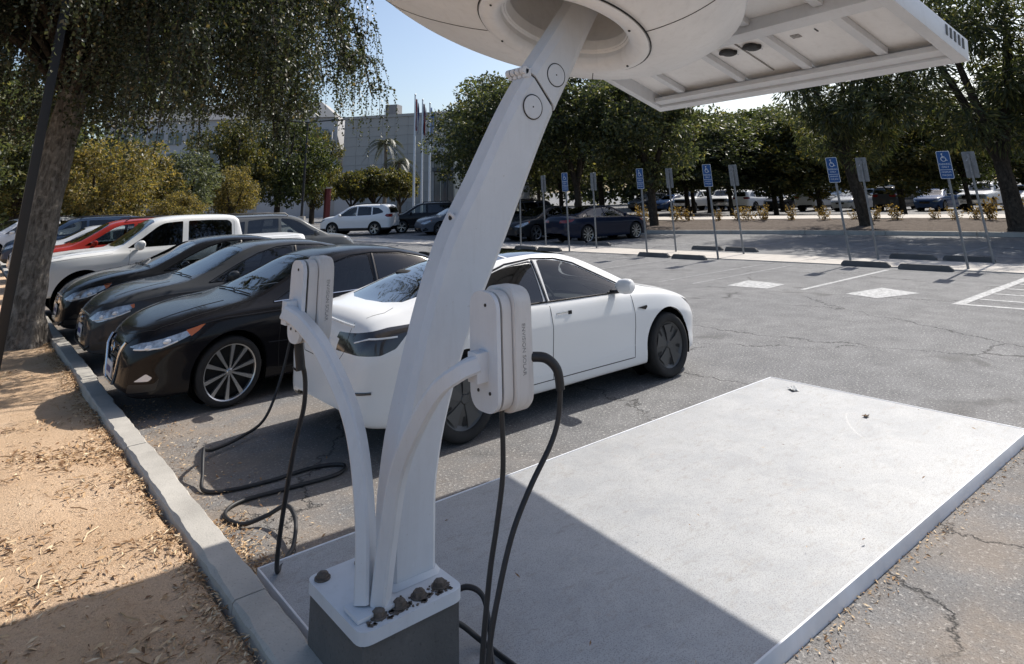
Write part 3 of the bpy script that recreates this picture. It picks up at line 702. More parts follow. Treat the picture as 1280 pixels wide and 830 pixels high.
class CarBody:
    def __init__(s, spec, nx=110, nt=44):
        s.spec = spec; x0, x1 = spec['x']; F = {k: pchip(v) for k, v in spec['f'].items()}; s.F = F
        s.x0, s.x1 = x0, x1
        rows = []
        for i in range(nx+1):
            t = -1+2*i/nx; x = (x0+x1)/2+(x1-x0)/2*(0.82*sin(pi*t/2)+0.18*t)
            rows.append((x, s.section(x, nt)))
        bm = bmesh.new(); V = []
        for x, sec in rows: V.append([bm.verts.new((x, max(y, 0.0), z)) for y, z in sec])
        for i in range(nx):
            for j in range(nt): bm.faces.new((V[i][j], V[i][j+1], V[i+1][j+1], V[i+1][j]))
        for e, flip in ((0, False), (nx, True)):      # end caps
            x, sec = rows[e]; cv = [bm.verts.new((x, 0, z)) for y, z in sec[:-1]] + [V[e][-1]]
            for j in range(nt):
                q = [V[e][j], cv[j], cv[j+1], V[e][j+1]] if j < nt-1 else [V[e][j], cv[j], V[e][j+1]]
                if flip: q.reverse()
                bm.faces.new(q)
        bmesh.ops.recalc_face_normals(bm, faces=bm.faces[:])
        bm.normal_update()
        f = max(bm.faces, key=lambda f: f.calc_center_median().y)
        if f.normal.y < 0: bmesh.ops.reverse_faces(bm, faces=bm.faces[:])
        bm.normal_update()
        s.bm = bm; s.lay = bm.faces.layers.int.new('part'); s.parts = {}; s.bvh = BVHTree.FromBMesh(bm); s.names = ['body']
    def section(s, x, nt):
        F = s.F; w, zb, zt, zo, wr, rf = F['w'](x), F['zb'](x), F['zt'](x), F['zo'](x), F['wr'](x), F['rf'](x)
        zb = min(zb, zt-.012); h = zt-zb; zr = zb+h*rf; tk = s.spec.get('tuck', .05); sh = s.spec.get('shoulder', .05)
        wr = min(wr, w-sh-.01); g = min(.02, .25*h)
        L = lambda a: zo+(zb-zo)*a
        a7 = (w-sh-.012, zb+g); a9 = (wr, zr); bow = s.spec.get('bow', .012)*min(1, h/.3)
        P = [(w-.16, zo), (w-.06, zo), (w-.018-tk*.4, zo+.03), (w-tk*.5, L(.2)), (w-tk*.55, L(.38)), (w-.004, L(.62)), (w, L(.74)), (w, L(.765)), (w-sh*.42, L(.92)), (w-sh*.75, zb),
             a7, ((a7[0]*.6+a9[0]*.4)+bow, a7[1]*.6+a9[1]*.4), (a7[0]*.2+a9[0]*.8+bow*.6, a7[1]*.2+a9[1]*.8), a9, (wr*.80, zr+(zt-zr)*.62), (wr*.5, zr+(zt-zr)*.9), (wr*.22, zt), (0, zt)]
        return bspline_section(P, nt)
    def knife(s, view, poly, name, facing=None, lim=None):
        """cut the outline into the skin and claim the faces inside"""
        ia, ib = VIEWS[view]; bm = s.bm; lay = s.lay
        if name not in s.names: s.names.append(name)
        pid = s.names.index(name)
        f_ok = {'side': lambda n: n.y > .12, 'front': lambda n: n.x > .10, 'rear': lambda n: n.x < -.10, 'top': lambda n: n.z > .08}[view]
        if facing == 'any': f_ok = lambda n: True
        lims = lim or (lambda c: True)
        xs = [p[0] for p in poly]; ys = [p[1] for p in poly]; bx = (min(xs)-.02, max(xs)+.02, min(ys)-.02, max(ys)+.02)
        def cand():
            out = []
            for f in bm.faces:
                if f[lay] != 0 or not f_ok(f.normal): continue
                c = [v.co for v in f.verts]
                if max(q[ia] for q in c) < bx[0] or min(q[ia] for q in c) > bx[1] or max(q[ib] for q in c) < bx[2] or min(q[ib] for q in c) > bx[3]: continue
                if not lims(f.calc_center_median()): continue
                out.append(f)
            return out
        cs = set(cand())
        for k in range(len(poly)):
            a, b = poly[k-1], poly[k]; d = (b[0]-a[0], b[1]-a[1]); l = sqrt(d[0]**2+d[1]**2)
            if l < 1e-5: continue
            no = [0, 0, 0]; no[ia] = -d[1]/l; no[ib] = d[0]/l; co = [0, 0, 0]; co[ia], co[ib] = a
            e = 1e-4; sx0, sx1, sy0, sy1 = min(a[0], b[0])-e, max(a[0], b[0])+e, min(a[1], b[1])-e, max(a[1], b[1])+e
            sel = []
            for f in cs:
                c = [v.co for v in f.verts]
                if max(q[ia] for q in c) < sx0 or min(q[ia] for q in c) > sx1 or max(q[ib] for q in c) < sy0 or min(q[ib] for q in c) > sy1: continue
                sd = [(q[ia]-co[ia])*no[ia]+(q[ib]-co[ib])*no[ib] for q in c]
                if min(sd) > -1e-5 or max(sd) < 1e-5: continue
                sel.append(f)
            if not sel: continue
            old = set(sel); geom = list(sel) + list({e_ for f in sel for e_ in f.edges}) + list({v for f in sel for v in f.verts})
            before = set(bm.faces) if False else None
            r = bmesh.ops.bisect_plane(bm, geom=geom, dist=1e-6, plane_co=co, plane_no=no)
            for g in r['geom']:
                if isinstance(g, bmesh.types.BMFace) and g.is_valid: cs.add(g)
            for g in r['geom_cut']:
                if isinstance(g, bmesh.types.BMEdge):
                    for f in g.link_faces:
                        if f_ok(f.normal) and f[lay] == 0: cs.add(f)
            cs = {f for f in cs if f.is_valid}
        bm.normal_update(); got = 0
        for f in cs:
            if not f.is_valid or f[lay] != 0: continue
            c = f.calc_center_median()
            if f_ok(f.normal) and lims(c) and in_poly((c[ia], c[ib]), poly): f[lay] = pid; got += 1
        return got
    def hit(s, view, p, off=0.0):
        ia, ib = VIEWS[view]; o = Vector((0, 0, 0)); o[ia], o[ib] = p
        d = {'side': Vector((0, -1, 0)), 'front': Vector((-1, 0, 0)), 'rear': Vector((1, 0, 0)), 'top': Vector((0, 0, -1))}[view]
        o -= d*6; loc, n, i, _ = s.bvh.ray_cast(o, d)
        return None if loc is None else loc+n*off
    def path(s, view, pts, off=0.0, step=.04):
        out = []
        for k in range(len(pts)-1):
            a, b = Vector(pts[k]), Vector(pts[k+1]); m = max(1, int((b-a).length/step))
            for j in range(m):
                h = s.hit(view, tuple(a+(b-a)*j/m), off)
                if h: out.append(h)
        h = s.hit(view, pts[-1], off)
        if h: out.append(h)
        return out
    def extract(s, name, side=0, inset=0.0):
        """side 0: both halves welded; +1/-1: one half"""
        pid = s.names.index(name); fs = [f for f in s.bm.faces if f[s.lay] == pid]
        if not fs: return None
        s.bm.normal_update(); V = []; idx = {}; faces = []
        def vid(v, sg):
            k = (v.index, sg if abs(v.co.y) > 1e-5 else 1)
            if k not in idx:
                c = v.co - v.normal*inset; idx[k] = len(V); V.append((c.x, (c.y if abs(v.co.y) > 1e-5 else 0)*sg, c.z))
            return idx[k]
        for sg in ((1, -1) if side == 0 else (side,)):
            for f in fs:
                q = [vid(v, sg) for v in f.verts]
                if sg < 0: q.reverse()
                if len(set(q)) > 2: faces.append(q)
        me = bpy.data.meshes.new(name.split('#')[0]); me.from_pydata(V, [], faces); me.validate(); set_smooth(me, 38); return me
def wheel_meshes(r, w, style):
    """outer face towards +y, centred on the hub"""
    t = MB(); ri = r*(.80 if style == 'ten' else .74); h = w/2
    t.lathe([(ri-.01, -h*.8), (ri, -h*.92), (r*.90, -h), (r*.95, -h*.93), (r*.992, -h*.72), (r, -h*.5), (r, h*.5), (r*.992, h*.72), (r*.95, h*.93), (r*.90, h), (ri, h*.92), (ri-.01, h*.8), (ri-.012, h*.3)], (0, 0, 0), 'Y', 40)
    tyre = t.mesh('tyre', 45); tyre.materials.append(MATS['tyre'])
    m = MB()
    if style == 'aero':
        m.lathe([(.0001, h*.80), (r*.10, h*.80), (r*.14, h*.66), (r*.60, h*.58), (r*.68, h*.72), (r*.74, h*.80), (r*.75, h*.70), (r*.75, h*.1)], (0, 0, 0), 'Y', 40)
        for k in range(5):
            a = 2*pi*k/5+.3
            def P(rr, da, y): return (rr*cos(a+da), y, rr*sin(a+da))
            m.add([P(r*.13, -.5, h*.72), P(r*.13, .5, h*.72), P(r*.40, .34, h*.70), P(r*.665, .40, h*.80), P(r*.665, -.30, h*.80), P(r*.40, -.26, h*.78)], [(0, 1, 2, 5), (5, 2, 3, 4)])
            m.add([P(r*.30, .42, h*.60), P(r*.30, .60, h*.60), P(r*.62, .62, h*.64), P(r*.62, .46, h*.64)], [(0, 1, 2, 3)], 1)
        mats = [MATS['alloy_dark'], MATS['seam_dark']]
    else:
        m.lathe([(.0001, h*.15), (ri*.9, h*.15), (ri*.96, h*.5)], (0, 0, 0), 'Y', 32, 1)
        m.lathe([(ri*.945, h*.55), (ri*.96, h*.86), (ri*1.0, h*.93), (ri*1.0, h*.6)], (0, 0, 0), 'Y', 40, 0)
        n = 10 if style == 'ten' else 10
        for k in range(n):
            pair = (k % 2)*2-1
            a = 2*pi*(k//2)/(n/2) + pair*(.30 if style == 'ten' else .17)+.2
            w0, w1 = (.030, .075) if style == 'ten' else (.04, .05)
            def Q(rr, off, y):
                return (rr*cos(a)-off*sin(a), y, rr*sin(a)+off*cos(a))
            W0, W1 = w0*r*1.6, w1*r*1.6
            m.add([Q(r*.10, -W0/2, h*.72), Q(r*.10, W0/2, h*.72), Q(ri*.96, W1/2, h*.84), Q(ri*.96, -W1/2, h*.84), Q(r*.10, -W0/2, h*.45), Q(r*.10, W0/2, h*.45), Q(ri*.96, W1/2, h*.5), Q(ri*.96, -W1/2, h*.5)],
                  [(0, 1, 2, 3), (0, 3, 7, 4), (1, 5, 6, 2)])
        m.lathe([(.0001, h*.82), (r*.07, h*.82), (r*.10, h*.74), (r*.13, h*.55)], (0, 0, 0), 'Y', 20)
        mats = [MATS['alloy'], MATS['seam_dark']]
    rim = m.mesh('rim', 35, True)
    for q in mats: rim.materials.append(q)
    return tyre, rim
def make_car(spec, paint, detail=True):
    cb = CarBody(spec, spec.get('nx', 110), spec.get('nt', 44)); S = spec
    wr_, wx = S['wheel_r'], S['wheel_x']
    for xw in wx:      # wheel arches
        ra = S.get('arch_r', wr_+.055); zc = wr_+S.get('arch_dz', .01)
        poly = [(xw+ra*cos(a), zc+ra*sin(a)) for a in [pi*k/22 for k in range(23)]] + [(xw-ra, -.2), (xw+ra, -.2)]
        cb.knife('side', poly, 'arch', 'any', lambda c: c.y > .35)
    cb.knife('side', [(S['x'][0]-.1, S.get('sill', 0)), (S['x'][1]+.1, S.get('sill', 0)), (S['x'][1]+.1, -.3), (S['x'][0]-.1, -.3)], 'sill', 'any') if S.get('sill') else None
    for view, poly, name, rad, lim in S['cuts']:
        pl = rounded(poly, rad, 4) if rad else poly
        cb.knife(view, pl, name, 'any' if lim else None, lim)
    root = empty(S['name'])
    me = cb.extract('body', 0); me.materials.append(MATS['car_paint']); body = mesh_obj('body', me, None, root); body.color = paint+(1,)
    if S.get('sill'):
        me = cb.extract('sill', 0); me.materials.append(MATS['trim_black']); mesh_obj('sill_cladding', me, None, body)
    painted = [body]; objs = {}
    for name in cb.names[1:]:
        if name in ('arch', 'sill'): continue
        info = S['parts'][name]; base = name.split('#')[0]
        for sg in ((0,) if info.get('center') else (1, -1)):
            me = cb.extract(name, sg, info.get('inset', 0.0))
            if me is None: continue
            me.materials.append(MATS[info['mat']])
            par = root
            if info.get('on'): par = objs.get((info['on'], sg)) or objs.get((info['on'], 0)) or body
            o = mesh_obj(info.get('as', base), me, None, par); objs[(name, sg)] = o
            if info['mat'] == 'car_paint': o.color = paint+(1,); painted.append(o)
    def seam(view, pts, par, name='panel_gap', r=.0035, mat='seam_dark', sides=(1, -1), off=-.001, n=5):
        for sg in sides:
            P = cb.path(view, pts, off)
            if len(P) < 2: continue
            mb = MB(); mb.tube([(p.x, p.y*sg, p.z) for p in P], r, n); o = mb.build(name, MATS[mat], par(sg) if callable(par) else par, 60)
            if mat == 'car_paint': o.color = paint+(1,)
    for view, pts, on, kw in S.get('seams', ()):
        seam(view, pts, (lambda sg, on=on: objs.get((on, sg)) or objs.get((on, 0)) or body), **kw)
    # wheels
    tyre, rim = wheel_meshes(wr_, S.get('tyre_w', .235), S['rim'])
    for xw in wx:
        for sg in (1, -1):
            wo = empty('wheel', (xw, sg*(S['track']), wr_), 0 if sg > 0 else pi, root); mesh_obj('tyre', tyre, None, wo); mesh_obj('rim', rim, None, wo)
            wo.rotation_euler[1] = R.uniform(0, 2)
    # wheel wells, underbody
    mb = MB()
    for xw in wx:
        for sg in (1, -1):
            ra = S.get('arch_r', wr_+.055)-.004; zc = wr_+S.get('arch_dz', .01); rings = []
            for k in range(15):
                a = pi*(-.12+1.24*k/14); rings.append([(xw+ra*cos(a), sg*y, zc+ra*sin(a)) for y in (S['hw']-.035, S['hw']-.36)])
            mb.add([p for r_ in rings for p in r_], [(2*k, 2*k+1, 2*k+3, 2*k+2) for k in range(14)])
            mb.add([(xw+ra*cos(2*pi*k/20), sg*(S['hw']-.36), zc+ra*sin(2*pi*k/20)) for k in range(20)], [tuple(range(20))])
    zf = S['f']['zo'][len(S['f']['zo'])//2][1]
    mb.box(((S['x'][0]+S['x'][1])/2, 0, zf+.03), (S['x'][1]-S['x'][0]-.5, S['hw']*2-.55, .03))
    mb.build('underbody', MATS['well_black'], body, 50)
    if detail:
        f0, f1 = S['cabin']; zs = S.get('seat_z', .52)
        mb = MB(); mb.box(((f0+f1)/2, 0, zs-.16), (f1-f0, S['hw']*2-.30, .06)); mb.box((f1-.10, 0, zs+.24), (.42, S['hw']*2-.36, .16), bev=.05); mb.box((f1-.35, 0, zs+.02), (.3, .22, .3), bev=.04)
        for sg in (1, -1): mb.box(((f0+f1)/2, sg*(S['hw']-.155), zs+.10), (f1-f0-.1, .05, .46), bev=.02)
        mb.box((f0+.12, 0, zs+.30), (.34, S['hw']*2-.5, .10), bev=.03)
        mb.build('dashboard_and_trim', MATS['interior_dark'], root, 40)
        def seat(x, y, wd, name='seat'):
            mb = MB(); mb.box((x+.24, y, zs), (.52, wd, .16), bev=.05)
            T = Matrix.Rotation(-.25, 4, 'Y'); mb.box((x-.10, y, zs+.34), (.15, wd, .62), bev=.05, mat=T); s_ = mb.build(name, MATS['interior_grey'], root, 40)
            for yy in ((y,) if wd < .7 else (y-.38, y+.38)):
                mb = MB(); mb.box((x-.20, yy, zs+.71), (.10, .26, .18), bev=.04, mat=T); mb.build('headrest', MATS['interior_dark'], s_, 40)
        mid = (f0+f1)/2
        seat(mid+.12, .37, .52); seat(mid+.12, -.37, .52); seat(mid-.82, 0, 1.3)
        mb = MB(); c0 = Vector((f1-.42, .37, zs+.30)); mb.tube([c0+Vector((-.06*sin(a), .18*cos(a), .17*sin(a))) for a in [2*pi*k/24 for k in range(25)]], .015, 6, False); mb.box(c0+Vector((.02, 0, 0)), (.05, .20, .06), bev=.02); mb.build('steering_wheel', MATS['interior_dark'], root, 50)
    # mirrors
    if 'mirror' in S:
        mx, my, mz, ms = S['mirror']
        for sg in (1, -1):
            mb = MB(); rings = []
            for k, (t, sc_) in enumerate(((0, .55), (.05, .9), (.12, 1.0), (.19, .93), (.225, .6))):
                rings.append([(mx+.02-t*.10+ms*(.10*sc_*cos(a)*(.9 if cos(a) > 0 else .55)), sg*(my+t*ms), mz+ms*(.075*sc_*sin(a))+t*.08) for a in [2*pi*q/14 for q in range(14)]])
            mb.loft(rings); mo = mb.build('mirror', MATS[S.get('mirror_mat', 'car_paint')], root, 60); mo.color = paint+(1,); painted.append(mo)
            mb = MB(); mb.box((mx+.01, sg*(my-.02), mz-.05), (.09, .10, .035), bev=.012); mb.build('mirror_foot', MATS['trim_black'], mo, 40)
    # handles
    for hx, hz in S.get('handles', ()):
        for sg in (1, -1):
            p = cb.hit('side', (hx, hz)); 
            if p is None: continue
            mb = MB()
            if S.get('flush'):
                mb.box((hx, sg*(p.y+.001), hz), (.20, .008, .022), bev=.003); o = mb.build('handle', MATS['chrome'], root, 40)
                mb = MB(); mb.box((hx+.085, sg*(p.y+.003), hz-.004), (.05, .010, .035), bev=.004); mb.build('handle_recess', MATS['seam_dark'], o, 40)
            else:
                mb.tube([(hx-.09, sg*(p.y+.002), hz), (hx-.07, sg*(p.y+.03), hz+.004), (hx+.07, sg*(p.y+.03), hz+.004), (hx+.09, sg*(p.y+.002), hz)], .014, 8)
                o = mb.build('handle', MATS[S.get('handle_mat', 'car_paint')], root, 60); o.color = paint+(1,); painted.append(o)
    if 'extra' in S: S['extra'](cb, root, body, objs, paint)
    return root
def repaint(root, col):
    for o in root.children_recursive:
        if o.type == 'MESH' and any(m and m.name == 'car_paint' for m in o.data.materials): o.color = col+(1,)
def place(root, x, y, rz, label, cat, group=None, z=0):
    root.location = (x, y, z); root.rotation_euler.z = rz; return tag(root, label, cat, group)
def plate(root, x, z, face, w=.30, h=.15, lx=0):
    mb = MB(); mb.box((x, lx, z), (.012, w, h), bev=.003); o = mb.build('number_plate', MATS['plate_white'], root, 40)
    for k in range(6):
        m = MB(); m.box((x+face*.0075, lx+(-.105+k*.042), z-.005), (.002, .022, .058)); m.build('plate_character', MATS['plate_blue'], o, None)
    return o
# ---- white electric sedan, nose away from the kerb
def ev_spec():
    f = dict(
        zt=[(-2.42, .70), (-2.405, .84), (-2.37, .96), (-2.31, 1.04), (-2.22, 1.085), (-1.98, 1.115), (-1.78, 1.16), (-1.42, 1.275), (-1.02, 1.38), (-.6, 1.435), (-.25, 1.447), (.05, 1.425), (.34, 1.36), (.70, 1.215), (1.12, 1.015), (1.22, .985), (1.6, .925), (1.95, .825), (2.14, .715), (2.24, .60), (2.28, .52)],
        zb=[(-2.42, .62), (-2.38, .80), (-2.25, .92), (-1.9, .965), (-1.4, .985), (-.6, .96), (.3, .935), (.9, .915), (1.4, .875), (1.9, .77), (2.12, .64), (2.28, .46)],
        zo=[(-2.42, .36), (-2.37, .29), (-2.25, .25), (-1.9, .22), (0, .20), (1.8, .20), (2.1, .21), (2.22, .24), (2.28, .32)],
        w=[(-2.42, .60), (-2.39, .70), (-2.32, .79), (-2.15, .86), (-1.85, .905), (-1.4, .925), (-.8, .918), (0, .915), (1.0, .92), (1.4, .925), (1.75, .895), (2.0, .82), (2.15, .71), (2.23, .58), (2.28, .42)],
        wr=[(-2.42, .40), (-2.3, .62), (-1.9, .66), (-1.4, .62), (-.9, .60), (-.2, .60), (.28, .60), (.75, .66), (1.18, .74), (1.7, .70), (2.15, .5), (2.28, .3)],
        rf=[(-2.42, .6), (-2.0, .80), (-1.4, .86), (-.9, .90), (.15, .90), (.7, .86), (1.22, .76), (2.28, .6)])
    lo = lambda c: c.y > .30
    cuts = [
        ('side', [(.88, .962), (.50, 1.145), (.20, 1.280), (-.06, 1.348), (-.32, 1.365), (-.345, .985)], 'window#f', [.02, .12, .2, .2, .03, .03], None),
        ('side', [(-.42, .988), (-.40, 1.366), (-.74, 1.340), (-1.05, 1.265), (-1.28, 1.168), (-1.26, 1.014)], 'window#r', [.03, .03, .2, .2, .02, .02], None),
        ('side', [(-1.305, 1.016), (-1.33, 1.150), (-1.53, 1.062), (-1.59, 1.026)], 'window#q', [.01, .01, .02, .01], None),
        ('top', [(1.20, -.05), (1.19, .2), (1.12, .42), (.98, .645), (.37, .50), (.34, .25), (.34, -.05)], 'windshield', 0, None),
        ('top', [(.31, -.05), (.315, .25), (.35, .495), (-.1, .515), (-.62, .51), (-.63, -.05)], 'roof_glass', 0, None),
        ('top', [(-.66, -.05), (-.65, .512), (-1.12, .525), (-1.64, .555), (-1.87, .50), (-1.96, .3), (-1.99, -.05)], 'rear_window', 0, None),
        ('side', [(-2.44, .905), (-2.32, .955), (-2.15, .985), (-1.93, .995), (-2.01, .93), (-2.12, .83), (-2.25, .79), (-2.45, .79)], 'taillight', 0.015, lo),
        ('rear', [(-.1, .325), (.60, .325), (.72, .22), (-.1, .20)], 'diffuser', 0.0, lambda c: c.x < -1.9),
        ('side', [(2.30, .60), (2.16, .665), (1.95, .745), (1.78, .80), (1.95, .70), (2.10, .60), (2.3, .545)], 'headlight', 0.01, lo),
        ('side', [(.85, .30), (.86, .95), (.35, 1.275), (.0, 1.375), (-.37, 1.392), (-.37, .30)], 'door#f', [.06, .03, .1, .1, .01, .05], None),
        ('side', [(-.37, .30), (-.37, 1.392), (-.75, 1.372), (-1.08, 1.288), (-1.32, 1.18), (-1.28, .85), (-1.0, .52), (-.97, .30)], 'door#r', [.05, .01, .1, .1, .02, .05, .1, .05], None)]
    parts = {'window#f': dict(mat='car_glass', inset=.004, on='door#f', **{'as': 'window'}), 'window#r': dict(mat='car_glass_dark', inset=.004, on='door#r', **{'as': 'window'}), 'window#q': dict(mat='car_glass_dark', inset=.004, **{'as': 'quarter_window'}),
             'windshield': dict(mat='car_glass', center=1, inset=.003), 'roof_glass': dict(mat='roof_glass', center=1, inset=.001), 'rear_window': dict(mat='roof_glass', center=1, inset=.003),
             'taillight': dict(mat='lamp_smoke'), 'diffuser': dict(mat='trim_black', center=1, **{'as': 'rear_diffuser'}), 'headlight': dict(mat='lamp_clear'), 'door#f': dict(mat='car_paint', **{'as': 'door'}), 'door#r': dict(mat='car_paint', **{'as': 'door'})}
    dark = dict(name='window_trim', r=.010, mat='gloss_black', off=.001)
    seams = [('side', [(.86, .95), (.865, .6), (.84, .30), (-.37, .30), (-.37, .95)], 'door#f', dict(r=.0045)), ('side', [(-.37, .30), (-.96, .30), (-1.0, .52), (-1.28, .83), (-1.31, 1.01)], 'door#r', dict(r=.0045)),
             ('side', [(.92, .955), (.3, .97), (-.37, .985), (-1.0, 1.0), (-1.6, 1.02)], 'door#f', dark), ('side', [(.92, .965), (.50, 1.160), (.20, 1.295), (-.06, 1.362), (-.37, 1.380), (-.74, 1.355), (-1.05, 1.28), (-1.31, 1.17), (-1.54, 1.066), (-1.6, 1.024)], 'body', dark),
             ('side', [(-.38, 1.365), (-.38, .98)], 'body', dict(name='pillar_trim', r=.022, mat='gloss_black', off=-.008)), ('side', [(-1.282, 1.01), (-1.31, 1.16)], 'body', dict(name='pillar_trim', r=.016, mat='gloss_black', off=-.006)),
             ('side', [(.85, .42), (.2, .36), (-.6, .36), (-.97, .40)], 'body', dict(name='door_crease', r=.008, mat='car_paint', off=-.005)),
             ('top', [(1.28, 0.0), (1.26, .3), (1.16, .60), (1.4, .765), (1.8, .71), (2.05, .5)], 'body', {}),
             ('rear', [(.47, 1.01), (.47, .90), (.46, .80), (.36, .70), (.0, .69)], 'body', {}), ('top', [(-1.99, .55), (-2.1, .60), (-2.25, .55)], 'body', {}),
             ('side', [(-1.88, .80), (-2.02, .55), (-1.93, .42)], 'body', {}), ('side', [(-1.62, 1.03), (-1.8, .95), (-1.88, .80)], 'body', {})]
    def extra(cb, root, body, objs, paint):
        for sg in (1, -1):
            mb = MB(); P = cb.path('side', [(-2.37, .875), (-2.31, .91), (-2.10, .915)], .004); mb.tube([(p.x, p.y*sg, p.z) for p in P], .007, 6); mb.build('light_guide', MATS['lamp_silver'], objs.get(('taillight', sg), body), 60)
            mb = MB(); P = cb.path('rear', [(.50, .505), (.78, .52)], .003); mb.tube([(p.x, p.y*sg, p.z) for p in P], .011, 6); mb.build('rear_reflector', MATS['lamp_smoke'], body, 60)
            p = cb.hit('side', (1.0, .77)); mb = MB(); mb.prism([(.92, .785), (1.07, .795), (1.07, .775), (1.04, .755)], lambda x, z: (x, sg*(p.y+.012), z), lambda x, z: (x, sg*(p.y-.01), z)); mb.build('camera_badge', MATS['gloss_black'], body, 30)
        mb = MB(); P = cb.path('rear', [(.0, 1.005), (.5, .985)], .004); mb.tube([(p.x, p.y, p.z) for p in P[::-1]]+[(p.x, -p.y, p.z) for p in P[1:]], .010, 6); mb.build('boot_lip', MATS['car_paint'], body, 60).color = paint+(1,)
        plate(body, -2.425, .78, -1)
        mb = MB(); c = cb.hit('rear', (0, .93)); mb.prism([(-.045, .955), (.045, .955), (.012, .94), (0, .90), (-.012, .94)], lambda y, z: (c.x-.012, y, z), lambda y, z: (c.x+.01, y, z)); mb.build('badge', MATS['chrome'], body, 30)
    return dict(name='electric_sedan', x=(-2.42, 2.28), f=f, cuts=cuts, parts=parts, seams=seams, wheel_r=.335, wheel_x=(1.4375, -1.4375), rim='aero', track=.80, hw=.92, cabin=(-1.7, 1.08), seat_z=.50, mirror=(.60, .90, 1.035, 1.05), handles=((-.2, .87), (-1.12, .885)), flush=True, extra=extra, shoulder=.055, tuck=.05, nx=120, nt=46)
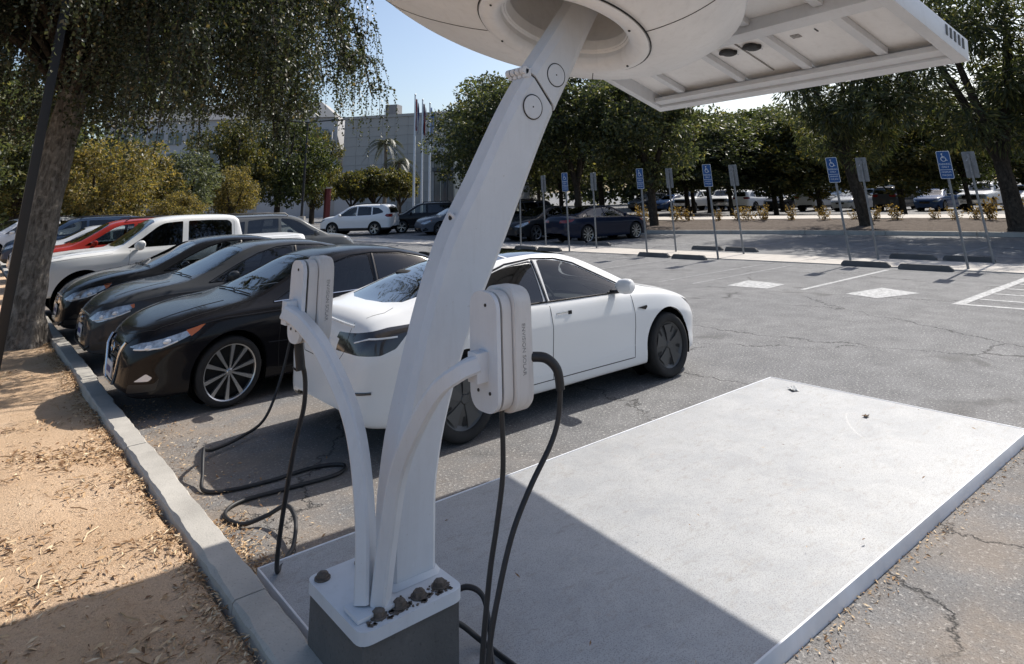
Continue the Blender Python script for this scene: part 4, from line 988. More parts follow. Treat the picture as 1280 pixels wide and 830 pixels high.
# ---- saloon family: black saloon in front, variants behind
def saloon_spec(style):
    f = dict(
        zt=[(-2.52, .66), (-2.50, .84), (-2.46, .97), (-2.38, 1.065), (-2.2, 1.105), (-1.85, 1.13), (-1.5, 1.215), (-1.05, 1.35), (-.6, 1.43), (-.28, 1.447), (.10, 1.43), (.39, 1.375), (.78, 1.20), (1.17, 1.035), (1.27, 1.01), (1.75, .955), (2.05, .885), (2.22, .815), (2.31, .745), (2.36, .68), (2.385, .62)],
        zb=[(-2.52, .60), (-2.46, .82), (-2.3, .93), (-1.9, .975), (-1.2, .975), (-.3, .945), (.6, .925), (1.2, .915), (1.7, .87), (2.05, .79), (2.25, .68), (2.385, .54)],
        zo=[(-2.52, .40), (-2.44, .30), (-2.2, .24), (-1.8, .20), (0, .19), (1.9, .19), (2.15, .19), (2.3, .21), (2.385, .27)],
        w=[(-2.52, .55), (-2.49, .68), (-2.42, .78), (-2.2, .87), (-1.8, .915), (-1.4, .925), (0, .915), (1.0, .92), (1.4, .925), (1.75, .91), (2.0, .865), (2.18, .79), (2.29, .70), (2.36, .60), (2.385, .50)],
        wr=[(-2.52, .40), (-2.3, .62), (-1.85, .66), (-1.3, .61), (-.8, .60), (.25, .60), (.85, .68), (1.27, .76), (1.9, .72), (2.2, .60), (2.385, .4)],
        rf=[(-2.52, .6), (-2.0, .80), (-1.4, .86), (-.9, .90), (.25, .90), (.85, .86), (1.3, .78), (2.385, .65)])
    lo = lambda c: c.y > .36
    hl = {'sharp': [(2.34, .655), (2.26, .70), (2.10, .735), (1.86, .795), (1.70, .845), (1.80, .765), (1.98, .69), (2.20, .635)],
          'soft': [(2.37, .62), (2.30, .70), (2.12, .765), (1.92, .79), (1.95, .73), (2.12, .64), (2.30, .585)],
          'swept': [(2.36, .63), (2.26, .72), (2.06, .79), (1.74, .84), (1.86, .76), (2.08, .66), (2.28, .60)]}[style]
    gr = {'sharp': [(-.05, .705), (.32, .70), (.37, .655), (.24, .36), (.15, .285), (-.05, .285)],
          'soft': [(-.05, .40), (.42, .40), (.50, .33), (.46, .24), (-.05, .24)],
          'swept': [(-.05, .66), (.34, .655), (.30, .52), (-.05, .50)]}[style]
    am = {'sharp': [(1.84, .735), (1.89, .795), (1.80, .815), (1.69, .85), (1.77, .78)], 'soft': [(1.935, .735), (1.97, .78), (1.92, .79), (1.915, .745)], 'swept': [(1.84, .765), (1.88, .83), (1.76, .845), (1.80, .79)]}[style]
    cuts = [
        ('side', [(1.10, .965), (.72, 1.15), (.42, 1.275), (.12, 1.348), (-.12, 1.36), (-.14, .985)], 'window#f', [.02, .1, .2, .2, .03, .03], None),
        ('side', [(-.22, .988), (-.20, 1.36), (-.6, 1.335), (-.98, 1.245), (-1.10, 1.19), (-1.10, 1.01)], 'window#r', [.03, .03, .2, .1, .02, .02], None),
        ('side', [(-1.16, 1.012), (-1.16, 1.165), (-1.38, 1.075), (-1.42, 1.022)], 'window#q', [.01, .01, .02, .01], None),
        ('top', [(1.38, -.05), (1.37, .25), (1.30, .48), (1.16, .665), (.60, .505), (.57, .25), (.56, -.05)], 'windshield', 0, None),
        ('top', [(-.70, -.05), (-.72, .505), (-1.2, .53), (-1.62, .56), (-1.80, .3), (-1.83, -.05)], 'rear_window', 0, None),
        ('side', am, 'indicator', 0.008, lo), ('side', hl, 'headlight', 0.012, lo),
        ('front', gr, 'grille', 0.02, lambda c: c.x > 1.9),
        ('side', [(2.29, .355), (2.17, .355), (2.14, .385), (2.20, .425)], 'fog_lamp', 0.015, lo),
        ('side', [(2.33, .33), (2.12, .33), (2.08, .38), (2.10, .27), (2.33, .25)], 'lower_intake', 0.02, lo),
        ('side', [(-2.53, .90), (-2.3, .945), (-2.08, .95), (-2.2, .86), (-2.53, .80)], 'taillight', 0.015, lo),
        ('side', [(1.07, .29), (1.07, .93), (.60, 1.27), (.15, 1.378), (-.17, 1.39), (-.17, .29)], 'door#f', [.06, .03, .1, .1, .01, .05], None),
        ('side', [(-.17, .29), (-.17, 1.39), (-.6, 1.365), (-1.0, 1.26), (-1.13, 1.2), (-1.13, .85), (-.95, .55), (-.93, .29)], 'door#r', [.05, .01, .1, .1, .02, .05, .1, .05], None)]
    parts = {'window#f': dict(mat='car_glass', inset=.004, on='door#f', **{'as': 'window'}), 'window#r': dict(mat='car_glass_dark', inset=.004, on='door#r', **{'as': 'window'}), 'window#q': dict(mat='car_glass_dark', inset=.004, **{'as': 'quarter_window'}),
             'windshield': dict(mat='car_glass', center=1, inset=.003), 'rear_window': dict(mat='car_glass_dark', center=1, inset=.003), 'indicator': dict(mat='lamp_amber'), 'headlight': dict(mat='lamp_clear'),
             'grille': dict(mat='gloss_black', center=1, inset=.012), 'fog_lamp': dict(mat='lamp_silver' if style == 'sharp' else 'trim_black'), 'taillight': dict(mat='lamp_red'), 'lower_intake': dict(mat='trim_black'), 'door#f': dict(mat='car_paint', **{'as': 'door'}), 'door#r': dict(mat='car_paint', **{'as': 'door'})}
    dark = dict(name='window_trim', r=.009, mat='gloss_black', off=.001)
    seams = [('side', [(1.07, .93), (1.075, .6), (1.05, .29), (-.17, .29), (-.17, .95)], 'door#f', {}), ('side', [(-.17, .29), (-.92, .29), (-.96, .55), (-1.13, .83), (-1.14, 1.01)], 'door#r', {}),
             ('side', [(1.14, .955), (.5, .968), (-.2, .98), (-.8, 1.0), (-1.44, 1.015)], 'door#f', dict(name='window_trim', r=.008, mat='chrome' if style == 'sharp' else 'gloss_black', off=.002)),
             ('side', [(1.14, .962), (.72, 1.163), (.42, 1.288), (.12, 1.362), (-.17, 1.375), (-.6, 1.35), (-1.0, 1.255), (-1.4, 1.085), (-1.44, 1.02)], 'body', dark),
             ('side', [(-.18, 1.36), (-.18, .98)], 'body', dict(name='pillar_trim', r=.022, mat='gloss_black', off=-.008)), ('side', [(-1.13, 1.01), (-1.13, 1.18)], 'body', dict(name='pillar_trim', r=.016, mat='gloss_black', off=-.006)),
             ('top', [(1.25, .68), (1.6, .78), (1.95, .76), (2.15, .66), (2.27, .45), (2.31, .2), (2.32, 0)], 'body', {}),
             ('top', [(1.42, .45), (1.8, .50), (2.1, .44)], 'body', dict(name='bonnet_crease', r=.012, mat='car_paint', off=-.007)),
             ('side', [(1.02, .56), (0, .52), (-.9, .50)], 'body', dict(name='door_crease', r=.010, mat='car_paint', off=-.006)),
             ('side', [(2.05, .80), (1.5, .865), (.5, .875), (-.9, .90), (-2.0, .90)], 'body', dict(name='shoulder_crease', r=.010, mat='car_paint', off=-.006))]
    DX = -.165
    def mv(pl): return [(x+DX, z) for x, z in pl]
    cuts = [(v, mv(p), n, r_, l) if n.startswith(('window', 'door', 'windshield')) else (v, p, n, r_, l) for v, p, n, r_, l in cuts]
    seams = [(v, mv(p) if i < 6 else p, o_, k_) for i, (v, p, o_, k_) in enumerate(seams)]
    def extra(cb, root, body, objs, paint):
        def line(view, pts, name, mat, r, par=body, off=.004, both=True):
            P = cb.path(view, pts, off); mb = MB()
            if len(P) < 2: return
            Q = [(p.x, p.y, p.z) for p in P]
            if both: Q = Q[::-1][:-1]+[(x, -y, z) for x, y, z in Q[::-1]][::-1] if False else [(x, -y, z) for x, y, z in Q[::-1]]+Q
            mb.tube(Q, r, 8); return mb.build(name, MATS[mat], par, 60)
        if style == 'sharp':
            for sg in (1, -1):
                P = cb.path('front', [(.385, .68), (.34, .55), (.26, .36), (.19, .28)], .006); mb = MB(); mb.tube([(p.x, p.y*sg, p.z) for p in P], .019, 8); mb.build('grille_chrome', MATS['chrome'], body, 60)
            line('front', [(0.005, .265), (.10, .268), (.19, .28)], 'grille_chrome', 'chrome', .014)
            for k in range(4): line('front', [(0.005, .64-k*.075), (.29-k*.04, .64-k*.075)], 'grille_bar', 'trim_black', .008, off=-.006)
            mb = MB(); c = cb.hit('front', (0, .60)); mb.tube([(c.x+.014, .062*cos(a), .60+.062*sin(a)) for a in [2*pi*k/24 for k in range(25)]], .009, 6, False); mb.box((c.x+.014, 0, .60), (.012, .17, .026), bev=.004); mb.build('badge', MATS['chrome'], body, 50)
            plate(body, cb.hit('front', (0, .40)).x+.022, .40, 1)
        else:
            mb = MB(); c = cb.hit('front', (0, .60 if style == 'soft' else .58)); mb.tube([(c.x+.012, .055*cos(a), .60+.04*sin(a)) for a in [2*pi*k/20 for k in range(21)]], .008, 6, False); mb.build('badge', MATS['chrome'], body, 50)
            line('front', [(0.005, .66), (.33, .655)], 'grille_chrome', 'chrome', .012)
            line('front', [(0.005, .245), (.45, .25), (.6, .30)], 'lower_lip', 'trim_black', .016)
            plate(body, cb.hit('front', (0, .44)).x+.014, .44, 1)
        for sg in (1, -1):     # lamp internals: projector and bright strip
            hlo = objs.get(('headlight', sg), body)
            pts = [(2.20, .66), (2.05, .705), (1.92, .745)] if style != 'soft' else [(2.25, .65), (2.12, .69), (2.02, .73)]
            for k, q in enumerate(pts[:2]):
                p = cb.hit('side', q)
                if p: mb = MB(); mb.lathe([(.0001, .014), (.022, .012), (.032, .004), (.034, 0)], (0, 0, 0), 'Y', 16); mb.v = [(p.x+v[0]*1.3, sg*(p.y+v[1]), p.z+v[2]*.75) for v in mb.v]; mb.build('lamp_lens', MATS['lamp_silver'], hlo, 60)
            P = cb.path('side', [(hl[0][0]-.03, hl[0][1]-.015), (2.10, .655), (1.96, .705)], .004); mb = MB(); mb.tube([(p.x, p.y*sg, p.z) for p in P], .009, 6); mb.build('lamp_strip', MATS['lamp_silver'], hlo, 60)
        # wipers
        for y0 in (.05, -.55):
            mb = MB(); P = [cb.hit('top', (1.19-.02*abs(q), min(abs(y0+.55*q), .64)), .014) for q in [k/8 for k in range(9)]]
            mb.tube([(p.x, y0+.55*k/8, p.z) for k, p in enumerate(P) if p], .008, 6); mb.build('wiper', MATS['trim_black'], body, 60)
    return dict(name='saloon_car', x=(-2.52, 2.385), f=f, cuts=cuts, parts=parts, seams=seams, wheel_r=.335, wheel_x=(1.4125, -1.4125), rim='ten' if style == 'sharp' else 'five', track=.80, hw=.92, cabin=(-1.65, 1.08), seat_z=.50, mirror=(.68, .90, 1.02, .95), handles=((-.16, .85), (-1.12, .87)), extra=extra, shoulder=.055, tuck=.06)
# ---- crew cab pickup
def pickup_spec():
    f = dict(
        zt=[(-2.95, 1.10), (-2.92, 1.30), (-2.85, 1.36), (-1.42, 1.36), (-1.36, 1.40), (-1.28, 1.80), (-1.2, 1.87), (-.9, 1.90), (-.2, 1.91), (.35, 1.88), (.55, 1.83), (.9, 1.57), (1.22, 1.335), (1.32, 1.29), (1.8, 1.265), (2.3, 1.225), (2.55, 1.19), (2.68, 1.13), (2.74, 1.03), (2.78, .92)],
        zb=[(-2.95, 1.0), (-2.9, 1.24), (-2.7, 1.28), (-1.3, 1.28), (-.5, 1.25), (.5, 1.22), (1.2, 1.19), (1.8, 1.17), (2.3, 1.14), (2.6, 1.05), (2.78, .82)],
        zo=[(-2.95, .55), (-2.7, .50), (-1.5, .48), (0, .45), (1.5, .45), (2.3, .44), (2.6, .45), (2.78, .52)],
        w=[(-2.95, .85), (-2.9, .95), (-2.7, .985), (-1.5, .99), (0, .985), (1.2, .985), (1.9, 1.0), (2.35, .98), (2.6, .92), (2.72, .84), (2.78, .74)],
        wr=[(-2.95, .80), (-2.7, .90), (-1.4, .90), (-1.25, .74), (-.8, .71), (.4, .70), (.9, .76), (1.3, .84), (1.9, .86), (2.5, .80), (2.78, .6)],
        rf=[(-2.95, .8), (-1.45, .85), (-1.2, .92), (.4, .92), (.9, .88), (1.35, .72), (2.78, .7)])
    lo = lambda c: c.y > .52
    cuts = [('side', [(1.08, 1.285), (.80, 1.47), (.50, 1.70), (.36, 1.765), (-.02, 1.79), (-.02, 1.29)], 'window#f', [.03, .05, .08, .08, .03, .03], None),
            ('side', [(-.14, 1.29), (-.14, 1.79), (-.6, 1.79), (-1.02, 1.77), (-1.10, 1.70), (-1.10, 1.30)], 'window#r', [.03, .03, .05, .06, .06, .03], None),
            ('top', [(1.27, -.05), (1.25, .4), (1.14, .74), (.56, .62), (.53, .3), (.52, -.05)], 'windshield', 0, None),
            ('rear', [(-.05, 1.45), (.60, 1.45), (.55, 1.76), (-.05, 1.77)], 'rear_window', .03, lambda c: -1.45 < c.x < -1.1),
            ('front', [(-.05, 1.08), (.52, 1.08), (.58, 1.0), (.54, .78), (-.05, .76)], 'grille', .03, lambda c: c.x > 2.3),
            ('front', [(-.05, .745), (.76, .745), (.80, .68), (.78, .60), (-.05, .58)], 'bumper', .03, lambda c: c.x > 2.2),
            ('side', [(2.80, .80), (2.80, 1.06), (2.60, 1.10), (2.47, 1.06), (2.47, .86), (2.60, .80)], 'headlight', .02, lo),
            ('side', [(1.02, .55), (1.02, 1.25), (.52, 1.73), (.36, 1.81), (-.08, 1.83), (-.08, .55)], 'door#f', [.05, .03, .05, .05, .01, .05], None),
            ('side', [(-.08, .55), (-.08, 1.83), (-1.05, 1.81), (-1.15, 1.74), (-1.15, .80), (-1.0, .55)], 'door#r', [.05, .01, .06, .05, .05, .05], None)]
    parts = {'window#f': dict(mat='car_glass_dark', inset=.006, on='door#f', **{'as': 'window'}), 'window#r': dict(mat='car_glass_dark', inset=.006, on='door#r', **{'as': 'window'}), 'windshield': dict(mat='car_glass', center=1, inset=.004), 'rear_window': dict(mat='car_glass_dark', center=1, inset=.004),
             'grille': dict(mat='gloss_black', center=1, inset=.02), 'bumper': dict(mat='chrome', center=1, inset=-.02), 'headlight': dict(mat='lamp_clear'), 'door#f': dict(mat='car_paint', **{'as': 'door'}), 'door#r': dict(mat='car_paint', **{'as': 'door'})}
    seams = [('side', [(1.02, 1.25), (1.03, .8), (1.0, .55), (-.08, .55), (-.08, 1.28)], 'door#f', {}), ('side', [(-.08, .55), (-1.0, .55), (-1.15, .82), (-1.15, 1.74)], 'door#r', {}), ('side', [(-1.33, .5), (-1.33, 1.30)], 'body', dict(r=.008)),
             ('side', [(2.62, 1.10), (2.0, 1.16), (1.35, 1.20)], 'body', {}), ('top', [(1.32, .82), (1.8, .86), (2.4, .84), (2.62, .7)], 'body', {})]
    def extra(cb, root, body, objs, paint):
        for sg in (1, -1):
            for k, z in enumerate((.86, .96)):
                c = cb.hit('front', (.66, z))
                if c: mb = MB(); mb.box((c.x-.01, sg*.66, z), (.05, .16, .07), bev=.012); mb.build('lamp_lens', MATS['lamp_silver'], objs.get(('headlight', sg), body), 40)
            mb = MB(); mb.tube([(.7, sg*.98, .42), (-.9, sg*.98, .42)], .035, 8); mb.build('side_step', MATS['trim_black'], body, 60)
            c = cb.hit('front', (.5, .50)); x = 2.62; mb = MB(); mb.box((x, sg*.45, .47), (.10, .14, .09), bev=.02); mb.build('tow_hook', MATS['dark_metal'], body, 40)
        for z in (.84, .92, 1.0):
            P = cb.path('front', [(0.0, z), (.52, z)], .0); mb = MB(); mb.tube([(p.x-.004, -p.y, p.z) for p in P[::-1]]+[(p.x-.004, p.y, p.z) for p in P], .014, 6); mb.build('grille_bar', MATS['chrome'], body, 60)
        mb = MB(); mb.box((2.66, 0, .50), (.12, 1.4, .16), bev=.04); mb.build('lower_valance', MATS['trim_black'], body, 40)
        plate(body, 2.80, .66, 1)
    return dict(name='pickup_truck', x=(-2.95, 2.78), f=f, cuts=cuts, parts=parts, seams=seams, wheel_r=.40, wheel_x=(1.83, -1.83), arch_r=.50, arch_dz=.03, rim='five', tyre_w=.27, track=.85, hw=.985, cabin=(-1.1, 1.1), seat_z=.85, mirror=(.86, .98, 1.33, 1.35), handles=((.06, 1.12), (-.98, 1.12)), extra=extra, shoulder=.05, tuck=.03, bow=.006)
# ---- compact SUV
def suv_spec():
    f = dict(
        zt=[(-2.28, .85), (-2.26, 1.05), (-2.22, 1.25), (-2.12, 1.48), (-2.0, 1.63), (-1.8, 1.675), (-1.2, 1.70), (-.4, 1.70), (.15, 1.67), (.42, 1.61), (.8, 1.40), (1.22, 1.16), (1.32, 1.115), (1.7, 1.07), (2.0, 1.0), (2.17, .92), (2.25, .82), (2.29, .72)],
        zb=[(-2.28, .70), (-2.22, .95), (-2.0, 1.07), (-1.4, 1.07), (-.3, 1.03), (.6, 1.01), (1.2, 1.0), (1.7, .97), (2.0, .90), (2.2, .77), (2.29, .62)],
        zo=[(-2.28, .48), (-2.2, .36), (-2.0, .30), (0, .25), (1.9, .25), (2.15, .27), (2.29, .36)],
        w=[(-2.28, .62), (-2.25, .75), (-2.15, .85), (-1.8, .905), (-1.3, .925), (0, .92), (1.2, .925), (1.7, .915), (2.0, .86), (2.15, .77), (2.25, .66), (2.29, .54)],
        wr=[(-2.28, .5), (-2.15, .62), (-1.8, .65), (-1, .65), (.3, .65), (.8, .71), (1.3, .78), (1.8, .76), (2.1, .64), (2.29, .42)],
        rf=[(-2.28, .6), (-2.1, .85), (-1.8, .92), (.2, .92), (.8, .87), (1.35, .75), (2.29, .65)])
    lo = lambda c: c.y > .40
    cuts = [('side', [(1.02, 1.075), (.70, 1.27), (.40, 1.46), (.15, 1.555), (-.12, 1.58), (-.14, 1.085)], 'window#f', [.02, .08, .1, .1, .03, .03], None),
            ('side', [(-.22, 1.09), (-.20, 1.58), (-.7, 1.575), (-1.05, 1.55), (-1.10, 1.11)], 'window#r', [.03, .03, .1, .04, .03], None),
            ('side', [(-1.18, 1.115), (-1.14, 1.54), (-1.5, 1.50), (-1.82, 1.30), (-1.80, 1.22)], 'window#q', [.03, .03, .05, .04, .03], None),
            ('top', [(1.26, -.05), (1.25, .3), (1.12, .66), (.50, .565), (.44, .3), (.42, -.05)], 'windshield', 0, None),
            ('rear', [(-.05, 1.18), (.60, 1.20), (.56, 1.52), (-.05, 1.55)], 'rear_window', .04, lambda c: c.x < -1.9),
            ('side', [(2.30, .78), (2.12, .86), (1.85, .93), (1.86, .88), (2.08, .77), (2.28, .71)], 'headlight', .01, lo), ('front', [(-.05, .78), (.42, .78), (.46, .68), (.36, .52), (-.05, .50)], 'grille', .02, lambda c: c.x > 1.9),
            ('side', [(-2.3, .98), (-2.3, 1.14), (-2.05, 1.16), (-1.95, 1.07), (-2.1, .98)], 'taillight', .02, lo),
            ('side', [(1.0, .42), (1.0, 1.04), (.40, 1.49), (.12, 1.60), (-.17, 1.62), (-.17, .42)], 'door#f', [.05, .03, .1, .1, .01, .05], None),
            ('side', [(-.17, .42), (-.17, 1.62), (-1.08, 1.59), (-1.14, 1.1), (-1.10, .85), (-.92, .6), (-.9, .42)], 'door#r', [.05, .01, .05, .05, .05, .08, .05], None)]
    parts = {'window#f': dict(mat='car_glass', inset=.004, on='door#f', **{'as': 'window'}), 'window#r': dict(mat='car_glass_dark', inset=.004, on='door#r', **{'as': 'window'}), 'window#q': dict(mat='car_glass_dark', inset=.004, **{'as': 'quarter_window'}),
             'windshield': dict(mat='car_glass', center=1, inset=.003), 'rear_window': dict(mat='car_glass_dark', center=1, inset=.003), 'headlight': dict(mat='lamp_clear'), 'grille': dict(mat='gloss_black', center=1, inset=.01), 'taillight': dict(mat='lamp_red'), 'door#f': dict(mat='car_paint', **{'as': 'door'}), 'door#r': dict(mat='car_paint', **{'as': 'door'})}
    seams = [('side', [(1.0, 1.04), (1.0, .7), (.98, .42), (-.17, .42), (-.17, 1.07)], 'door#f', {}), ('side', [(-.17, .42), (-.9, .42), (-.93, .6), (-1.12, .86), (-1.14, 1.1)], 'door#r', {})]
    def extra(cb, root, body, objs, paint):
        for sg in (1, -1):
            P = [cb.hit('side', (x, 1.0)) for x in (0,)]
            mb = MB(); zt = pchip(f['zt']); mb.tube([(.1, sg*.60, zt(.1)-.03)]+[(x, sg*.61, zt(x)+.03) for x in (0.0, -.6, -1.2, -1.5)]+[(-1.62, sg*.60, zt(-1.62)-.03)], .016, 6); mb.build('roof_rail', MATS['trim_black'], body, 60)
        plate(body, 2.295, .60, 1)
    return dict(name='sport_utility_car', x=(-2.28, 2.29), f=f, cuts=cuts, parts=parts, seams=seams, wheel_r=.355, wheel_x=(1.345, -1.345), arch_r=.42, rim='five', track=.81, hw=.92, cabin=(-1.7, 1.15), seat_z=.65, mirror=(.80, .90, 1.12, 1.0), handles=((.0, .96), (-.95, .97)), extra=extra, shoulder=.05, tuck=.05, sill=.42, nx=90, nt=40)
# ------------------------------------------------------------------ cars in place
BLACK = (0.008, 0.008, 0.010); WHITE = (0.76, 0.765, 0.77); GREY = (0.045, 0.048, 0.054); DARK = (0.012, 0.013, 0.016); RED = (0.30, 0.025, 0.015); SILVER = (0.42, 0.43, 0.44); NAVY = (0.010, 0.016, 0.036)
ROW = 'cars parked along the left kerb'; FAR = 'cars parked in the far lot'; MID = 'cars parked beyond the walkway'
ev = place(make_car(ev_spec(), WHITE), 5.18, 6.27, 0, 'white electric sedan charging beside the station, nose away from the kerb', 'car', ROW)
alt = place(make_car(saloon_spec('sharp'), BLACK), 3.93, 8.90, pi, 'black saloon with chrome V grille and ten spoke wheels next to the white sedan', 'car', ROW)
soft = place(make_car(saloon_spec('soft'), GREY), 3.95, 11.60, pi, 'dark grey saloon between two black saloons, nose to the kerb', 'car', ROW)
swept = place(make_car(saloon_spec('swept'), DARK), 3.9, 14.2, pi, 'black saloon with amber corner lamps beside the white pickup truck', 'car', ROW)
truck = place(make_car(pickup_spec(), WHITE), 3.8, 17.0, pi, 'white crew cab pickup truck parked nose to the kerb', 'pickup truck', ROW); truck.scale = (.95, .95, .95)
suv = place(make_car(suv_spec(), RED), 3.7, 22.4, pi, 'red sport utility car showing above the white pickup bonnet', 'car', ROW)
LITE = {'body', 'door', 'window', 'quarter_window', 'windshield', 'rear_window', 'roof_glass', 'wheel', 'tyre', 'rim', 'headlight', 'taillight', 'grille', 'underbody', 'sill_cladding', 'bumper', 'mirror', 'indicator', 'window_trim', 'roof_rail'}
def lite(o, col, parent=None, depth=0):
    c = o.copy(); C.objects.link(c); c.parent = parent
    for k in ('label', 'category', 'group'):
        if k in c: del c[k]
    if o.type == 'MESH' and any(m and m.name == 'car_paint' for m in o.data.materials): c.color = col+(1,)
    for ch in o.children:
        if ch.name.split('.')[0] in LITE: lite(ch, col, c, depth+1)
    return c
def car_copy(src, col, x, y, deg, label, group, cat='car'):
    return place(lite(src, col), x, y, radians(deg), label, cat, group)
car_copy(swept, (0.02, 0.022, 0.025), 3.9, 19.7, 180, 'dark saloon squeezed between the white pickup and the red car', ROW)
car_copy(suv, (0.10, 0.105, 0.11), 7.3, 20.2, 0, 'grey sport utility car facing away from the kerb behind the pickup', ROW)
car_copy(soft, WHITE, 3.8, 25.2, 180, 'white saloon beyond the red car, roof showing behind the trunk', ROW)
car_copy(swept, SILVER, 3.8, 28.0, 180, 'silver saloon two places beyond the red car', ROW)
car_copy(suv, (0.03, 0.05, 0.09), 3.6, 31.0, 180, 'dark blue sport utility car left of the leaning tree trunk', ROW)
car_copy(suv, WHITE, 2.2, 37.5, 200, 'white sport utility car at the far left edge behind the tree', ROW)
car_copy(swept, (0.018, 0.02, 0.024), 21.6, 24.2, 180, 'black saloon facing us beyond the walkway signs', MID)
car_copy(alt, NAVY, 22.0, 21.2, -4, 'dark navy saloon with bright roof glint beyond the walkway signs', MID)
car_copy(suv, (0.02, 0.02, 0.022), 22.0, 27.2, 180, 'black sport utility car left of the black saloon by the signs', MID)
car_copy(suv, (0.25, 0.02, 0.02), 24.0, 30.4, 180, 'small red car glimpsed right of the station post', MID)
car_copy(suv, WHITE, 18.6, 37.6, 128, 'white sport utility car crossing the aisle left of the flagpoles', MID)
car_copy(suv, (0.015, 0.016, 0.018), 22.2, 36.2, 150, 'black sport utility car below the flagpoles beside the post', MID)
car_copy(soft, (0.10, 0.11, 0.13), 22.2, 32.6, 170, 'grey saloon half hidden by the station post', MID)
FARCARS = [(suv, WHITE, 'white sport utility car'), (swept, SILVER, 'silver saloon'), (truck, WHITE, 'white pickup truck'), (soft, DARK, 'black saloon'), (suv, (0.05, 0.052, 0.055), 'charcoal sport utility car'), (soft, WHITE, 'white saloon'), (suv, SILVER, 'silver sport utility car'), (swept, (0.03, 0.06, 0.14), 'blue saloon')]
def far_lot():
    r = random.Random(11); spots = []
    for i in range(13): spots.append((53.5+r.uniform(-.3, .3), 9.5+i*2.9, 180 if r.random() < .6 else 0, 0))
    for i in range(11): spots.append((65.5+r.uniform(-.3, .3), 13+i*3.0, 0 if r.random() < .5 else 180, 1))
    order = ['nearest the right edge', 'second from the right', 'third from the right', 'fourth from the right', 'fifth from the right', 'sixth from the right', 'seventh from the right', 'eighth from the right', 'ninth from the right', 'tenth from the right', 'eleventh from the right', 'twelfth from the right', 'last on the left']
    cnt = [0, 0]
    for i, (x, y, a, row) in enumerate(spots):
        src, col, nm = FARCARS[(i*5+row*3) % len(FARCARS)]
        if i == 9: src, col, nm, a = truck, WHITE, 'white pickup truck', 200
        c = car_copy(src, col, x, y, a+r.uniform(-3, 3), '%s in the %s row of the far lot, %s' % (nm, ('front', 'back')[row], order[cnt[row]]), FAR, 'pickup truck' if src is truck else 'car'); cnt[row] += 1
        if src is truck: c.scale = (.95,)*3
far_lot()
# ------------------------------------------------------------------ signs, wheel stops, posts
def text_mesh(body, size, mat):
    cu = bpy.data.curves.new('print', 'FONT'); cu.body = body; cu.size = size; cu.extrude = .0008; cu.align_x = 'CENTER'; cu.align_y = 'CENTER'
    to = bpy.data.objects.new('t', cu); C.objects.link(to); dg = bpy.context.evaluated_depsgraph_get(); me = bpy.data.meshes.new_from_object(to.evaluated_get(dg)); bpy.data.objects.remove(to)
    me.materials.clear(); me.materials.append(MATS[mat]); return me
TX = {}
def sign_proto():
    """plate faces -x; post at the origin"""
    root = empty('parking_sign')
    H0, H1, W = 2.06, 2.72, .305
    mb = MB(); mb.tube([(0, 0, -.05), (0, 0, 2.66)], .030, 10); mb.build('post', MATS['galvanised'], root, 60)
    xf = -.036
    mb = MB(); poly = rounded([(-W/2, H0), (W/2, H0), (W/2, H1), (-W/2, H1)], .035, 5); mb.prism(poly, lambda y, z: (xf, y, z), lambda y, z: (xf+.004, y, z)); pl = mb.build('plate', MATS['galvanised'], root, 30)
    mb = MB(); mb.prism(poly, lambda y, z: (xf-.0015, y, z), lambda y, z: (xf-.0005, y, z)); mb.build('plate_border', MATS['sign_white'], pl, 30)
    g = .012; p2 = rounded([(-W/2+g, H0+g), (W/2-g, H0+g), (W/2-g, H1-g), (-W/2+g, H1-g)], .026, 5); mb = MB(); mb.prism(p2, lambda y, z: (xf-.003, y, z), lambda y, z: (xf-.0016, y, z)); mb.build('plate_face', MATS['sign_blue'], pl, 30)
    mb = MB(); mb.box((xf-.0036, 0, H0+.212), (.001, W-.03, .010)); mb.build('plate_rule', MATS['sign_white'], pl, None)
    # wheelchair symbol, drawn as viewed from -x (left is +y)
    cz = H1-.16; x = xf-.0042; mb = MB()
    def stroke(pts, r): mb.tube([(x, -a, cz+b) for a, b in pts], r, 6)
    stroke([(.055*cos(t)-.005, .055*sin(t)-.03) for t in [radians(k) for k in range(110, 385, 15)]], .009)
    stroke([(-.022, .058), (-.018, .0), (.038, -.004), (.062, -.07), (.085, -.062)], .010); stroke([(-.02, .028), (.03, .026)], .008)
    mb.lathe([(.0001, -.001), (.018, -.001), (.018, .001)], (x, .026, cz+.088), 'X', 14)
    mb.build('wheelchair_symbol', MATS['sign_white'], pl, 60)
    for body, size, z in (('PARKING', .062, H1-.315), ('ONLY', .062, H1-.385), ('MINIMUM', .05, H0+.155), ('FINE $250', .048, H0+.085)):
        k = body
        if k not in TX: TX[k] = text_mesh(body, size, 'sign_white')
        t = mesh_obj('lettering', TX[k], None, pl); t.matrix_local = Matrix(((0, 0, -1, xf-.0036), (-1, 0, 0, 0), (0, 1, 0, z), (0, 0, 0, 1)))
    for z in (H0+.05, H1-.05):
        mb = MB(); mb.cyl((xf-.006, 0, z), (xf, 0, z), .010, n=8); mb.build('bolt', MATS['galvanised'], pl)
    return root
